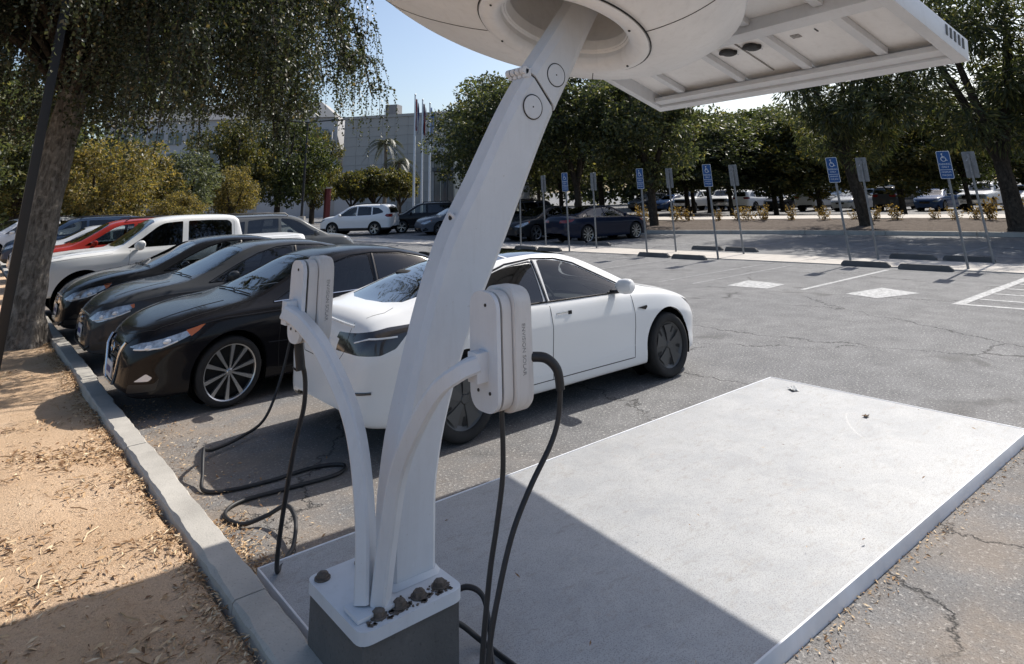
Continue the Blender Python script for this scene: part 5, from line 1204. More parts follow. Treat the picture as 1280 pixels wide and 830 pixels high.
def make_signs():
    pr = sign_proto()
    front = [(18.75, 6.1, 'nearest the right edge of the photo'), (18.35, 8.65, 'second from the right'), (17.7, 12.25, 'third from the right'), (17.65, 14.9, 'fourth from the right'), (17.2, 18.1, 'second from the station post'), (17.5, 21.2, 'nearest the station post')]
    back = [(20.1, 5.95, 'rightmost grey plate'), (19.75, 8.55, 'second grey plate from the right'), (19.3, 12.4, 'third grey plate from the right'), (18.9, 14.7, 'fourth grey plate from the right'), (18.6, 18.1, 'second grey plate from the station post'), (18.4, 20.7, 'grey plate nearest the station post')]
    r = random.Random(2); first = True
    for rows, face, lab, grp in ((front, 0, 'blue wheelchair parking sign on a steel post, ', 'wheelchair parking signs facing us'), (back, pi, 'parking sign seen from behind on a steel post, ', 'parking signs seen from behind')):
        for x, y, w in rows:
            o = pr if first else copy_tree(pr); first = False
            o.location = (x, y, 0.0); o.rotation_euler = (r.uniform(-.012, .012), r.uniform(-.012, .012), face+r.uniform(-.06, .06)); tag(o, lab+w, 'sign', grp)
    # wheel stops: sloped ends, anchored with pins
    def stop():
        L, W, Hh = 1.16, .15, .125; sec = [(-W/2, 0), (W/2, 0), (W/2-.012, .05), (W/2-.035, Hh), (-W/2+.035, Hh), (-W/2+.012, .05)]
        mb = MB(); rings = []
        for y, s in ((-L/2, .45), (-L/2+.07, 1.0), (-L/2+.10, 1.0), (L/2-.10, 1.0), (L/2-.07, 1.0), (L/2, .45)): rings.append([(a, y, b*s) for a, b in sec])
        mb.loft(rings); root = mb.build('wheel_stop', MATS['concrete_dark'], None, 30)
        for y in (-.36, .36):
            m = MB(); m.cyl((0, y, Hh), (0, y, Hh+.008), .016, n=8); m.build('pin', MATS['rust'], root)
        return root
    st = stop(); first = True
    spots = [(18.15, 8.2, 'in front of the second blue sign'), (18.12, 6.8, 'in front of the rightmost blue sign'), (17.3, 14.35, 'left one of the pair by the fourth sign'), (17.3, 13.0, 'right one of the pair by the third sign'), (17.0, 20.3, 'near the station post, left one'), (17.0, 18.95, 'near the station post, right one'),
             (20.5, 7.95, 'on the far side of the walkway, left of the right pair'), (20.62, 6.65, 'on the far side of the walkway, right of the right pair'), (20.1, 14.3, 'on the far side of the walkway, left of the middle pair'), (20.2, 13.05, 'on the far side of the walkway, right of the middle pair'), (19.7, 20.4, 'in front of the black saloon by the signs'), (19.75, 19.1, 'in front of the navy saloon by the signs')]
    for x, y, w in spots:
        o = st if first else copy_tree(st); first = False
        o.location = (x, y, .001); o.rotation_euler.z = r.uniform(-.03, .03)+.06; tag(o, 'low concrete wheel stop '+w, 'wheel stop', 'wheel stops beside the walkway')
make_signs()
def make_posts():
    # dark lamp post beside the big tree
    root = empty('lamp_post', (.60, 10.35, .05))
    mb = MB(); mb.box((0, 0, 2.6), (.105, .105, 5.3), bev=.008); mb.build('post', MATS['dark_metal'], root)
    mb = MB(); mb.box((0, 0, .02), (.28, .28, .03), bev=.004); mb.build('base_plate', MATS['dark_metal'], root)
    mb = MB(); mb.box((.25, 0, 5.25), (.62, .26, .12), bev=.02); mb.build('lamp_head', MATS['dark_metal'], root)
    tag(root, 'black square lamp post standing beside the leaning tree trunk', 'lamp post')
    root = empty('lamp_post', (20.0, 50.2, 0))
    mb = MB(); mb.tube([(0, 0, .9), (0, 0, 7.9)], [.10, .07], 10); mb.build('post', MATS['dark_metal'], root, 60)
    mb = MB(); mb.cyl((0, 0, 0), (0, 0, .9), .28, n=16); mb.build('footing', MATS['concrete'], root)
    d = Vector((.87, -.49, 0))
    for s in (1, -1):
        mb = MB(); mb.tube([Vector((0, 0, 7.9)), Vector((0, 0, 7.9))+d*s*1.9+Vector((0, 0, .15))], .05, 8); mb.build('arm', MATS['dark_metal'], root, 60)
        mb = MB(); mb.box(d*s*2.25+Vector((0, 0, 8.05)), (.9, .35, .14), rz=atan2(d.y, d.x), bev=.03); mb.build('lamp_head', MATS['dark_metal'], root)
    tag(root, 'tall twin-arm lamp post before the grey building', 'lamp post')
    # flagpoles
    fl = [((31.6, 53.35), 11.2, [(.30, .03, .04), (.55, .55, .56), (.03, .04, .16)], 'leftmost flagpole with a limp striped flag'), ((33.25, 54.7), 11.0, [(.05, .06, .12), (.30, .06, .05), (.5, .5, .5)], 'middle flagpole with a dark limp flag'), ((34.9, 56.0), 10.9, [(.08, .20, .50), (.45, .47, .5), (.08, .2, .5)], 'rightmost flagpole with a limp blue flag')]
    for (x, y), h, cols, lab in fl:
        root = empty('flagpole', (x, y, 0)); mb = MB(); mb.tube([(0, 0, 0), (0, 0, h)], [.12, .07], 10); mb.build('pole', MATS['sign_white'], root, 60)
        mb = MB(); mb.lathe([(.0001, -.09), (.06, -.07), (.09, 0), (.06, .07), (.0001, .09)], (0, 0, h+.08), 'Z', 14); mb.build('finial', MATS['steel'], root, 60)
        n = 9
        for k in range(3):     # limp cloth in three folds
            b = NB('flag_cloth'); m = b.done(b.bsdf(cols[k], .9)); vs = []; fs = []
            for i in range(13):
                z = h-.25-i*.24
                for j in range(n):
                    t = j/(n-1); a = k*.10+t*.14; wv = .10*sin(t*6+i*.35+k*2)*(0.4+i/13)
                    vs.append((.06+a+.04*sin(i*.5), wv, z-.35*t*(k+1)*.5))
            for i in range(12):
                for j in range(n-1): fs.append((i*n+j, i*n+j+1, (i+1)*n+j+1, (i+1)*n+j))
            mb = MB(); mb.add(vs, fs); mb.build('flag_fold', m, root, 60)
        tag(root, lab, 'flagpole', 'flagpoles before the grey building')
    # small blue sign among the yellow trees, red banner post
    root = empty('sign_board', (5.6, 38.5, 0)); mb = MB(); mb.tube([(0, 0, 0), (0, 0, 2.3)], .03, 8); mb.build('post', MATS['galvanised'], root, 60); mb = MB(); mb.box((0, -.03, 2.05), (.36, .02, .6), bev=.004); mb.build('plate', MATS['sign_blue'], root); tag(root, 'small blue sign on a post before the yellow trees', 'sign')
    b = NB('banner_red'); m = b.done(b.bsdf((.14, .03, .03), .8))
    for i, (x, y, lab) in enumerate(((25.4, 58.0, 'dark red gate post left of the small round trees'), )):
        root = empty('gate_post', (x, y, 0)); mb = MB(); mb.box((0, 0, 1.5), (.45, .45, 3.0), bev=.03); mb.build('shaft', m, root); mb = MB(); mb.box((0, 0, 3.06), (.6, .6, .14), bev=.02); mb.build('cap', MATS['concrete_pale'], root); tag(root, lab, 'post')
make_posts()

def make_scraps():
    r = random.Random(8)
    def scrap(name, x, y, s, mat, label, cat):
        vs = []; n = 7
        for i in range(n):
            for j in range(n): vs.append(((i/(n-1)-.5)*s*1.6+r.uniform(-.1, .1)*s, (j/(n-1)-.5)*s+r.uniform(-.1, .1)*s, .004+abs(r.gauss(0, .18))*s))
        fs = [(i*n+j, (i+1)*n+j, (i+1)*n+j+1, i*n+j+1) for i in range(n-1) for j in range(n-1)]
        mb = MB(); mb.add(vs, fs); o = mb.build(name, MATS[mat], None, 30); o.location = (x, y, .071); o.rotation_euler.z = r.uniform(0, 6); tag(o, label, cat)
    scrap('paper_scrap', 6.86, 4.05, .07, 'paint_white', 'crumpled white paper scrap near the pad far corner', 'litter')
    scrap('dry_leaf', 6.55, 3.2, .04, 'bark_scrap', 'curled brown leaf lying on the sunny side of the pad', 'leaf')
plain('bark_scrap', (.20, .14, .09), .9)
make_scraps()
# ------------------------------------------------------------------ vegetation
import numpy as np
def foliage(name, stops, rough=.5, trans=.42, spec=.4):
    b = NB(name); rnd = b.n('ShaderNodeNewGeometry').outputs['Random Per Island']; c = b.ramp(rnd, stops)
    p = b.bsdf(c, rough, 0, None, spec); t = b.n('ShaderNodeBsdfTranslucent', {'Color': b.mix(1.0, c, (2.1, 2.0, 1.1), 'MULTIPLY')})
    b.done(b.n('ShaderNodeMixShader', {0: trans, 1: p.outputs[0], 2: t.outputs[0]}))
foliage('leaf_elm', [(0, (.018, .024, .014)), (.5, (.035, .046, .024)), (.9, (.06, .072, .04)), (1, (.13, .10, .055))], .42, .3, .45)
foliage('leaf_dark', [(0, (.024, .033, .020)), (.5, (.046, .060, .030)), (.86, (.08, .096, .043)), (1, (.18, .165, .065))], .45, .4)
foliage('leaf_mid', [(0, (.022, .034, .014)), (.5, (.045, .062, .022)), (1, (.10, .11, .035))], .5, .35)
foliage('leaf_yellow', [(0, (.05, .055, .022)), (.45, (.12, .105, .035)), (.85, (.22, .17, .06)), (1, (.31, .23, .085))], .55, .4)
foliage('leaf_olive', [(0, (.03, .04, .016)), (.5, (.075, .08, .025)), (1, (.17, .14, .04))], .5, .35)
foliage('leaf_pale', [(0, (.045, .055, .03)), (.5, (.08, .10, .06)), (1, (.13, .14, .08))], .5, .35)
foliage('shrub_gold', [(0, (.06, .04, .018)), (.5, (.15, .10, .035)), (1, (.30, .21, .08))], .6, .3)
foliage('palm_leaf', [(0, (.02, .025, .014)), (.6, (.05, .058, .028)), (1, (.10, .10, .05))], .4, .2)
def bark(name, c0, c1, sc):
    b = NB(name); v = b.pos((sc, sc, sc*.28)); n1 = b.noise(v, 1.0, 6, .7, .8); n2 = b.noise(b.pos(), 9, 4, .6)
    c = b.mix(b.ramp(n1, [(.35, 0.0), (.65, 1.0)]), c0, c1); c = b.mix(b.ramp(n2, [(.5, 0.0), (.7, .6)]), c, tuple(x*1.7 for x in c1))
    b.done(b.bsdf(c, .92, 0, b.bump(n1, 1.0, .06), .15))
bark('bark_elm', (.085, .073, .062), (.30, .27, .235), 21); bark('bark_dark', (.025, .021, .018), (.075, .062, .05), 9); bark('bark_palm', (.09, .07, .05), (.2, .16, .12), 6)
def leaves(name, P, D, S, L, W, mat, parent=None, fold=.25):
    """diamond leaves: P base (n,3), D direction, S side, L length, W width"""
    n = len(P); L = np.broadcast_to(np.asarray(L, float).reshape(-1, 1), (n, 1)); W = np.broadcast_to(np.asarray(W, float).reshape(-1, 1), (n, 1))
    U = np.cross(D, S); U /= np.linalg.norm(U, axis=1, keepdims=True)+1e-9
    V = np.empty((n, 4, 3), np.float32)
    V[:, 0] = P; V[:, 1] = P+D*L*.5+S*W*.5+U*W*fold; V[:, 2] = P+D*L; V[:, 3] = P+D*L*.5-S*W*.5+U*W*fold
    me = bpy.data.meshes.new(name); me.vertices.add(n*4); me.vertices.foreach_set('co', V.reshape(-1))
    idx = (np.arange(n)[:, None]*4 + np.array([0, 1, 2, 0, 2, 3])[None]).astype(np.int32).reshape(-1)
    me.loops.add(n*6); me.loops.foreach_set('vertex_index', idx); me.polygons.add(n*2)
    me.polygons.foreach_set('loop_start', np.arange(0, n*6, 3, dtype=np.int32)); me.polygons.foreach_set('loop_total', np.full(n*2, 3, np.int32))
    me.update(calc_edges=True); me.materials.append(MATS[mat]); return me
def unit(a): return a/(np.linalg.norm(a, axis=-1, keepdims=True)+1e-9)
def perp(rng, D):
    return unit(np.cross(D, unit(rng.normal(size=D.shape))))
# ---- the weeping tree over the planting bed
def make_elm():
    rng = np.random.default_rng(4); r = random.Random(4); base = Vector((1.02, 13.35, 0.02))
    root = empty('weeping_tree', base)
    mb = MB(); pts = [(0, 0, -.1), (.0, 0, .15), (-.01, -.02, .6), (-.02, -.02, 1.3), (0, 0, 2.2), (.04, .0, 3.0), (.10, -.02, 3.7), (.12, -.05, 4.4)]
    rad = [.38, .31, .255, .235, .225, .225, .22, .16]
    P = spline(pts, 12); rr = [rad[min(i//12, 6)]*(1-(i % 12)/12)+rad[min(i//12+1, 7)]*((i % 12)/12) for i in range(len(P))]
    mb.tube(P, rr, 48); vv = []
    for v in mb.v:
        q = Vector(v); an = atan2(q.y, q.x); k = 1+.10*noise.noise(q*1.8)+.07*noise.noise(q*5)+.05*sin(an*9+q.z*1.3+3*noise.noise(q*1.5))+(.35*max(0, 1-q.z/.5)*(0.6+.6*sin(an*5+1)) if q.z < .5 else 0); ax = Vector((.03, -.01, q.z)); vv.append(tuple(ax+(q-ax)*k))
    mb.v = vv; tr = mb.build('trunk', MATS['bark_elm'], root, 80)
    # limbs arch out and over; twigs hang from them in curtains
    Ps, Ds, Ss, Ls, Ws = [], [], [], [], []; twig = MB(); nb = 70
    for i in range(nb):
        a = 2*pi*i*.381966+r.uniform(-.15, .15); lvl = i/nb; reach = (4.45+.75*sin(pi*min(1, lvl*1.25))-2.2*max(0, lvl-.6)/.4)*r.uniform(.72, 1.04); top = 4.9+3.6*lvl+r.uniform(-.4, .5); drop = r.uniform(.62, .80) if lvl < .5 else r.uniform(.8, .92)
        s = Vector((.08, -.03, 3.7+1.2*lvl)); d = Vector((cos(a), sin(a), 0)); sw = Vector((-sin(a), cos(a), 0))*r.uniform(-.5, .5)
        q = spline([s, s+d*reach*.28+Vector((0, 0, (top-s.z)*.72)), s+d*reach*.62+sw*.6+Vector((0, 0, top-s.z)), s+d*reach*.88+sw+Vector((0, 0, (top-s.z)*.93)), s+d*reach+sw+Vector((0, 0, top*drop-s.z))], 7)
        m = MB(); m.tube(q, [.05*(1-k/len(q))**.8+.008 for k in range(len(q))], 7); m.build('limb', MATS['bark_dark'], root, 60)
        nq = len(q)
        for k in range(84):
            f = r.uniform(.26, 1.0)*(nq-1); j = min(int(f), nq-2); p0 = q[j].lerp(q[j+1], f-j)
            low = 2.95+.45*sin(2*a)+.3*sin(5*a+.7); ln = min(r.uniform(.45, 1.75), max(.35, p0.z-low+r.uniform(-.1, .5)))
            n = max(8, int(ln/.023)); t = np.linspace(0, 1, n)[:, None]
            hd = Vector((r.gauss(0, 1), r.gauss(0, 1), 0)).normalized()*.55+d*r.uniform(0, .6); hd = np.array([hd.x, hd.y, 0])
            c = np.array(p0)+hd*ln*.55*(t*(1.7-t))+np.array([0, 0, 1.])*ln*(.22*np.sin(t*pi)-.85*t*t)
            w = np.cumsum(rng.normal(size=(n, 3))*.007, 0); c = c+w; dd = unit(np.gradient(c, axis=0)); sd = perp(rng, dd); sgn = np.where(np.arange(n) % 2 == 0, 1., -1.)[:, None]
            ld = unit(dd*.6+sd*sgn*.9+rng.normal(size=(n, 3))*.3+np.array([0, 0, -.3]))
            Ps.append(c); Ds.append(ld); Ss.append(perp(rng, ld)); Ls.append(rng.uniform(.055, .10, n)*(1-.3*t[:, 0])); Ws.append(rng.uniform(.03, .05, n))
            if k % 2 == 0: twig.tube([tuple(p) for p in c[::max(1, n//4)]], .004, 3, False)
    m = 170000; a = rng.uniform(0, 2*pi, m); q = 4.2*np.sqrt(rng.uniform(0, 1, m)); zt = 4.4+4.4*np.clip(1-(q/5.6)**2, 0, 1)**.6; zl = 3.3+.10*q+.3*np.sin(2*a)
    z = zl+(zt-zl)*rng.uniform(0, 1, m); c = np.stack([q*np.cos(a), q*np.sin(a), z], 1)
    keep = np.sin(c[:, 0]*2.1)+np.sin(c[:, 1]*2.3+1)+np.sin(c[:, 2]*2.6+c[:, 0]) > -.45; c = c[keep]; d = unit(rng.normal(size=c.shape)+np.array([0, 0, -.8]))
    Ps.append(c); Ds.append(d); Ss.append(perp(rng, d)); Ls.append(rng.uniform(.06, .11, len(c))); Ws.append(rng.uniform(.034, .052, len(c)))
    P = np.concatenate(Ps); D = np.concatenate(Ds); S = np.concatenate(Ss); L = np.concatenate(Ls); W = np.concatenate(Ws)
    me = leaves('crown', P, D, S, L, W, 'leaf_elm'); cr = mesh_obj('crown', me, None, root); cr['kind'] = 'stuff'
    t = twig.build('twigs', MATS['bark_dark'], root, None, False); t['kind'] = 'stuff'
    tag(root, 'big weeping tree with a pale trunk leaning over the dirt bed', 'tree'); return len(P)
make_elm()
# ---- generic crowns shared by many trees (unit: metres at height ~9)
def crown_mesh(name, seed, mat, H, Rr, zlow, n_cl, per, L, W, style='broad'):
    rng = np.random.default_rng(seed); Ps, Ds, Ss, Ls, Ws = [], [], [], [], []
    cz, hz = (zlow+H)/2, (H-zlow)/2
    k = 0
    while k < n_cl:
        u = rng.uniform(-1, 1, 3)
        q = (u**2).sum()
        if q > 1 or q < .12: continue
        an = atan2(u[1], u[0]); lob = 1+.22*sin(2*an+seed)+.14*sin(5*an+2*seed)+.10*sin(4*u[2]*3+seed)
        c = np.array([u[0]*Rr*lob, u[1]*Rr*lob, cz+u[2]*hz*(1 if u[2] > 0 else .92)])
        cr = rng.uniform(.35, 1.15)*Rr*.25; m = int(per*(cr/(Rr*.2))**1.3)
        v = unit(rng.normal(size=(m, 3))); v[:, 2] = v[:, 2]*.75
        rad = rng.uniform(.35, 1.0, (m, 1))**.6
        p = c+v*rad*cr
        if style == 'feather':
            d = unit(v+np.array([0, 0, -.55])+rng.normal(size=(m, 3))*.25)
        else:
            d = unit(v*.6+np.array([0, 0, -.25])+rng.normal(size=(m, 3))*.7)
        Ps.append(p); Ds.append(d); Ss.append(perp(rng, d)); Ls.append(rng.uniform(.7, 1.3, m)*L); Ws.append(rng.uniform(.7, 1.3, m)*W); k += 1
    return leaves(name, np.concatenate(Ps), np.concatenate(Ds), np.concatenate(Ss), np.concatenate(Ls), np.concatenate(Ws), mat)
CR = {}
def protos():
    CR['broad'] = crown_mesh('crown', 21, 'leaf_dark', 9.0, 3.6, 2.0, 190, 95, .24, .13)
    CR['broad2'] = crown_mesh('crown', 33, 'leaf_dark', 9.0, 3.4, 2.1, 180, 95, .22, .13)
    CR['feather'] = crown_mesh('crown', 45, 'leaf_dark', 9.5, 3.7, 2.4, 190, 120, .34, .07, 'feather')
    CR['mid'] = crown_mesh('crown', 52, 'leaf_mid', 8.0, 3.0, 1.2, 150, 90, .24, .14)
    CR['yellow'] = crown_mesh('crown', 61, 'leaf_yellow', 6.0, 2.6, 1.2, 110, 100, .20, .10)
    CR['olive'] = crown_mesh('crown', 73, 'leaf_olive', 8.0, 3.0, 1.2, 150, 90, .26, .14)
    CR['pale'] = crown_mesh('crown', 84, 'leaf_pale', 6.0, 2.4, 1.2, 100, 100, .22, .10, 'feather')
    CR['small'] = crown_mesh('crown', 95, 'leaf_olive', 4.6, 1.9, 1.6, 80, 80, .24, .15)
protos()
TRUNKS = {}
def trunk_mesh(kind, seed, H, fork, r0, lean=0.0, mat='bark_dark'):
    r = random.Random(seed); mb = MB(); z1 = fork
    P = spline([(0, 0, -.15), (r.uniform(-.05, .05), lean*.3, z1*.5), (lean*.2, lean*.8, z1)], 5); mb.tube(P, [r0*(1.35 if i == 0 else 1)*(1-.3*i/len(P)) for i in range(len(P))], 10)
    for i in range(r.randint(4, 6)):
        a = 2*pi*i/5+r.uniform(-.4, .4); l = r.uniform(.5, .9); s = Vector(P[-1])-Vector((0, 0, r.uniform(0, z1*.12))); d = Vector((cos(a)*l, sin(a)*l, 0))
        q = spline([s, s+d*.9+Vector((0, 0, (H-z1)*.28)), s+d*2.0+Vector((0, 0, (H-z1)*.62)), s+d*2.4+Vector((0, 0, (H-z1)*.85))], 4)
        mb.tube(q, [r0*.62*(1-k/len(q))+.02 for k in range(len(q))], 7)
    me = mb.mesh('trunk', 70); me.materials.append(MATS[mat]); return me
def make_tree(kind, x, y, h, rad, rz, label, group, z=0, fork=2.6, r0=.17, lean=0.0, name='broadleaf_tree'):
    base = {'broad': (9.0, 3.6), 'broad2': (9.0, 3.4), 'feather': (9.5, 3.7), 'mid': (8.0, 3.0), 'yellow': (6.0, 2.6), 'olive': (8.0, 3.0), 'pale': (6.0, 2.4), 'small': (4.6, 1.9)}[kind]
    root = empty(name, (x, y, z), rz)
    key = (kind, round(fork, 1), round(lean, 1))
    if key not in TRUNKS: TRUNKS[key] = trunk_mesh(kind, len(TRUNKS)+3, base[0]*.95, fork*base[0]/max(h, .1) if fork else 1, r0*base[0]/h, lean)
    t = mesh_obj('trunk', TRUNKS[key], None, root); c = mesh_obj('crown', CR[kind], None, root)
    sc = (rad/base[1], rad/base[1], h/base[0]); t.scale = (h/base[0],)*3; c.scale = sc; c['kind'] = 'stuff'
    tag(root, label, 'tree', group); return root
STRIP = 'trees in the mulch strip'; LOT = 'trees in the far lot'; BLD = 'trees before the grey building'
T = [
 ('feather', 31.0, 13.6, 9.2, 3.0, .4, 'tall feathery tree with forked trunk behind the second blue sign', STRIP, .22, 3.2, .30, .5),
 ('feather', 30.6, 8.0, 9.8, 4.0, 2.1, 'spreading feathery tree at the right behind the rightmost sign', STRIP, .22, 2.4, .34, 0.0),
 ('feather', 31.8, 2.6, 9.8, 4.0, 3.3, 'feathery tree cut by the right edge of the photo', STRIP, .22, 2.6, .30, 0.0),
 ('broad', 27.9, 22.9, 8.6, 3.6, 1.0, 'dense dark tree on the strip right of the navy saloon', STRIP, .2, 2.2, .26, 0.0),
 ('broad2', 27.0, 27.5, 9.2, 3.9, 2.4, 'dense dark tree on the strip left of the navy saloon', STRIP, .2, 2.2, .24, 0.0),
 ('broad', 26.2, 33.0, 9.4, 4.2, 4.0, 'dense dark tree right behind the station post', STRIP, .15, 2.2, .24, 0.0),
 ('broad2', 28.6, 37.6, 9.0, 3.6, 5.2, 'dark tree left of the station post beside the flagpoles', STRIP, 0, 2.0, .24, 0.0),
 ('broad', 44.5, 33.0, 7.6, 4.9, 1.7, 'dark tree in the far lot behind the fourth blue sign', LOT, 0, 2.2, .2, 0.0),
 ('broad2', 42.5, 27.8, 6.9, 4.4, .3, 'dark tree in the far lot left of the white pickup', LOT, 0, 2.2, .2, 0.0),
 ('mid', 45.1, 25.9, 6.6, 4.6, 2.0, 'mid green tree in the far lot behind the white pickup', LOT, 0, 2.2, .2, 0.0),
 ('olive', 45.0, 22.6, 6.3, 3.6, 4.4, 'olive tree in the far lot left of the forked trunk', LOT, 0, 2.2, .2, 0.0),
 ('mid', 72.0, 12.0, 8.4, 4.4, 1.1, 'green tree at the right end of the far lot', LOT, 0, 2.4, .2, 0.0),
 ('olive', 45.5, 17.6, 7.0, 3.7, 3.0, 'olive tree just behind the pavement near the rightmost sign', LOT, 0, 2.4, .2, 0.0),
 ('broad', 74.0, 21.5, 9.0, 5.1, 5.0, 'dark tree at the back of the far lot near the right edge', LOT, 0, 2.6, .2, 0.0),
 ('broad2', 74.0, 32.0, 10.0, 5.9, .6, 'dark tree at the back of the far lot right of centre', LOT, 0, 2.6, .2, 0.0),
 ('broad', 69.0, 43.0, 10.5, 6.1, 2.6, 'dark tree at the back of the far lot in the centre', LOT, 0, 2.6, .2, 0.0),
 ('broad2', 58.0, 49.0, 10.0, 6.1, 3.6, 'dark tree at the back of the far lot left of centre', LOT, 0, 2.6, .2, 0.0),
 ('broad', 42.0, 48.0, 9.2, 5.6, 1.2, 'dark tree behind the station post farther off', LOT, 0, 2.6, .2, 0.0),
 ('broad2', 36.0, 38.5, 8.6, 5.1, .9, 'dark tree between the strip and the far lot', LOT, 0, 2.4, .2, 0.0),
 ('mid', 72.0, 26.0, 10.0, 6.4, 2.2, 'tree at the end of the far lot, right of the white pickup', LOT, 0, 3, .2, 0.0),
 ('olive', 74.0, 18.0, 9.0, 5.9, 1.2, 'olive tree at the end of the far lot by the right edge', LOT, 0, 3, .2, 0.0),
 ('mid', 70.0, 38.0, 11.0, 7.0, 4.2, 'tall tree at the end of the far lot in the centre', LOT, 0, 3, .2, 0.0),
 ('broad', 64.0, 50.0, 11.0, 7.0, .2, 'tall tree at the end of the far lot left of centre', LOT, 0, 3, .2, 0.0),
 ('broad2', 45.5, 25.6, 6.9, 3.8, 2.9, 'dark tree in the far lot left of the forked trunk', LOT, .3, 2.2, .2, 0.0),
 ('broad', 44.0, 30.6, 7.4, 4.2, 4.9, 'dark tree in the far lot behind the third sign', LOT, .3, 2.2, .2, 0.0),
 ('broad2', 40.5, 38.5, 10.0, 5.2, 1.5, 'dark tree behind the two parked dark saloons', LOT, .2, 2.2, .2, 0.0),
 ('mid', 47.0, 14.4, 6.4, 3.2, 3.9, 'lighter tree in the far lot between the right signs', LOT, .3, 2.4, .2, 0.0),
 ('broad', 48.0, 35.0, 8.0, 4.6, .4, 'wide dark tree deep in the far lot', LOT, 0, 2.4, .2, 0.0),
 ('broad2', 47.5, 7.4, 9.6, 4.8, .4, 'dark tree in the far lot at the right edge', LOT, .3, 2.4, .2, 0.0),
 # left background
 ('yellow', 4.9, 37.5, 5.0, 2.3, .5, 'yellow tree just right of the leaning trunk', BLD, 0, 1.6, .14, 0.0),
 ('yellow', 7.4, 43.0, 5.4, 2.4, 2.0, 'yellow tree standing left of the pale green one', BLD, 0, 1.6, .14, 0.0),
 ('pale', 10.2, 44.0, 5.0, 2.2, 1.4, 'pale green feathery tree beside the yellow tree', BLD, 0, 1.5, .14, 0.0),
 ('yellow', 8.6, 38.5, 2.6, 1.4, 4.0, 'low yellow bush tree behind the white pickup roof', BLD, 0, .8, .1, 0.0),
 ('olive', 16.9, 57.5, 8.8, 3.0, .4, 'tall dark green tree with yellow tips behind the pickup', BLD, 0, 2.2, .2, 0.0),
 ('mid', 21.0, 58.3, 9.2, 3.4, 2.4, 'tall round green tree left of the twin-arm lamp post', BLD, 0, 2.2, .2, 0.0),
 ('olive', 24.6, 59.4, 8.2, 2.0, 3.4, 'green tree right of the twin-arm lamp post', BLD, 0, 2.2, .2, 0.0),
 ('yellow', 13.6, 46.0, 4.2, 1.7, 2.8, 'small half yellow tree before the white wall', BLD, 0, 1.2, .12, 0.0),
 ('small', 30.0, 62.6, 4.6, 2.2, .1, 'small round tree left one of three before the building', BLD, 0, 1.3, .12, 0.0),
 ('small', 32.2, 62.0, 5.0, 2.3, 1.9, 'small round tree middle one of three before the building', BLD, 0, 1.3, .12, 0.0),
 ('small', 34.6, 61.0, 4.6, 2.0, 3.7, 'small round tree right one of three before the building', BLD, 0, 1.3, .12, 0.0),
 ('broad', -1.5, 40.0, 9.0, 4.0, 1.9, 'dark tree at the far left edge behind the trunk', BLD, 0, 2.2, .2, 0.0),
 ('broad2', .8, 47.0, 9.6, 4.4, .9, 'dark tree seen just left of the leaning trunk', BLD, 0, 2.2, .2, 0.0),
 ('olive', 2.5, 52.0, 9.6, 4.4, 5.0, 'olive tree behind the leaning trunk', BLD, 0, 2.2, .2, 0.0),
]
for k, x, y, h, rad, rz, lab, grp, z, fork, r0, lean in T: make_tree(k, x, y, h, rad, rz, lab, grp, z, fork, r0, lean)
def make_palms():
    rng = np.random.default_rng(9)
    for (x, y, h, lab) in ((40.2, 74.9, 9.0, 'tall palm with drooping fronds before the grey building'), (41.6, 73.8, 6.6, 'shorter palm right of the tall palm')):
        root = empty('palm_tree', (x, y, 0)); mb = MB(); mb.tube([(0, 0, 0), (.1, .05, h*.5), (0, 0, h-.4)], [.26, .2, .2], 10); mb.build('trunk', MATS['bark_palm'], root, 60)
        for i in range(26):
            a = 2*pi*i/26*1.618*4; up = rng.uniform(-.5, 1.1); d = Vector((cos(a), sin(a), up)).normalized(); n = 26
            P, D, S = [], [], []
            pos = Vector((0, 0, h-.4)); v = d*.12
            for k in range(n):
                pos = pos+v; v = v+Vector((0, 0, -.0075)); dd = v.normalized(); sd = dd.cross(Vector((0, 0, 1))).normalized()
                for sg in (1, -1):
                    P.append(tuple(pos)); q = (sd*sg*.9+dd*.5+Vector((0, 0, -.35))).normalized(); D.append(tuple(q)); S.append(tuple(dd))
            me = leaves('frond', np.array(P), np.array(D), np.array(S), .62*np.sin(np.linspace(.5, 2.9, len(P))), .09, 'palm_leaf'); mesh_obj('frond', me, None, root)
        tag(root, lab, 'palm', 'palms before the building')
make_palms()
def make_belt():
    rng = np.random.default_rng(31); P, D = [], []
    for pts, hh in (([(118, -45), (104, 0), (96, 28), (84, 52), (72, 70), (62, 82)], 9.0), ([(-50, 55), (-20, 66), (2, 74), (10, 80)], 8.0)):
        C_ = spline([(x, y, 0) for x, y in pts], 30)
        for c in C_:
            for k in range(7):
                q = np.array([c.x, c.y, 0])+rng.normal(size=3)*np.array([2.2, 2.2, 0]); q[2] = hh*rng.uniform(.12, .95)*(1+.25*sin(c.x*.7+c.y*.4)); r_ = rng.uniform(.9, 1.9); m = 46
                v = unit(rng.normal(size=(m, 3))); P.append(q+v*r_*rng.uniform(.4, 1, (m, 1))); D.append(unit(v*.5+rng.normal(size=(m, 3))*.7))
    P = np.concatenate(P); D = np.concatenate(D); me = leaves('distant_woods', P, D, perp(rng, D), .62, .40, 'leaf_dark')
    tag(mesh_obj('distant_woods', me), 'dark belt of distant trees closing the far lot', 'woods', kind='stuff')
make_belt()
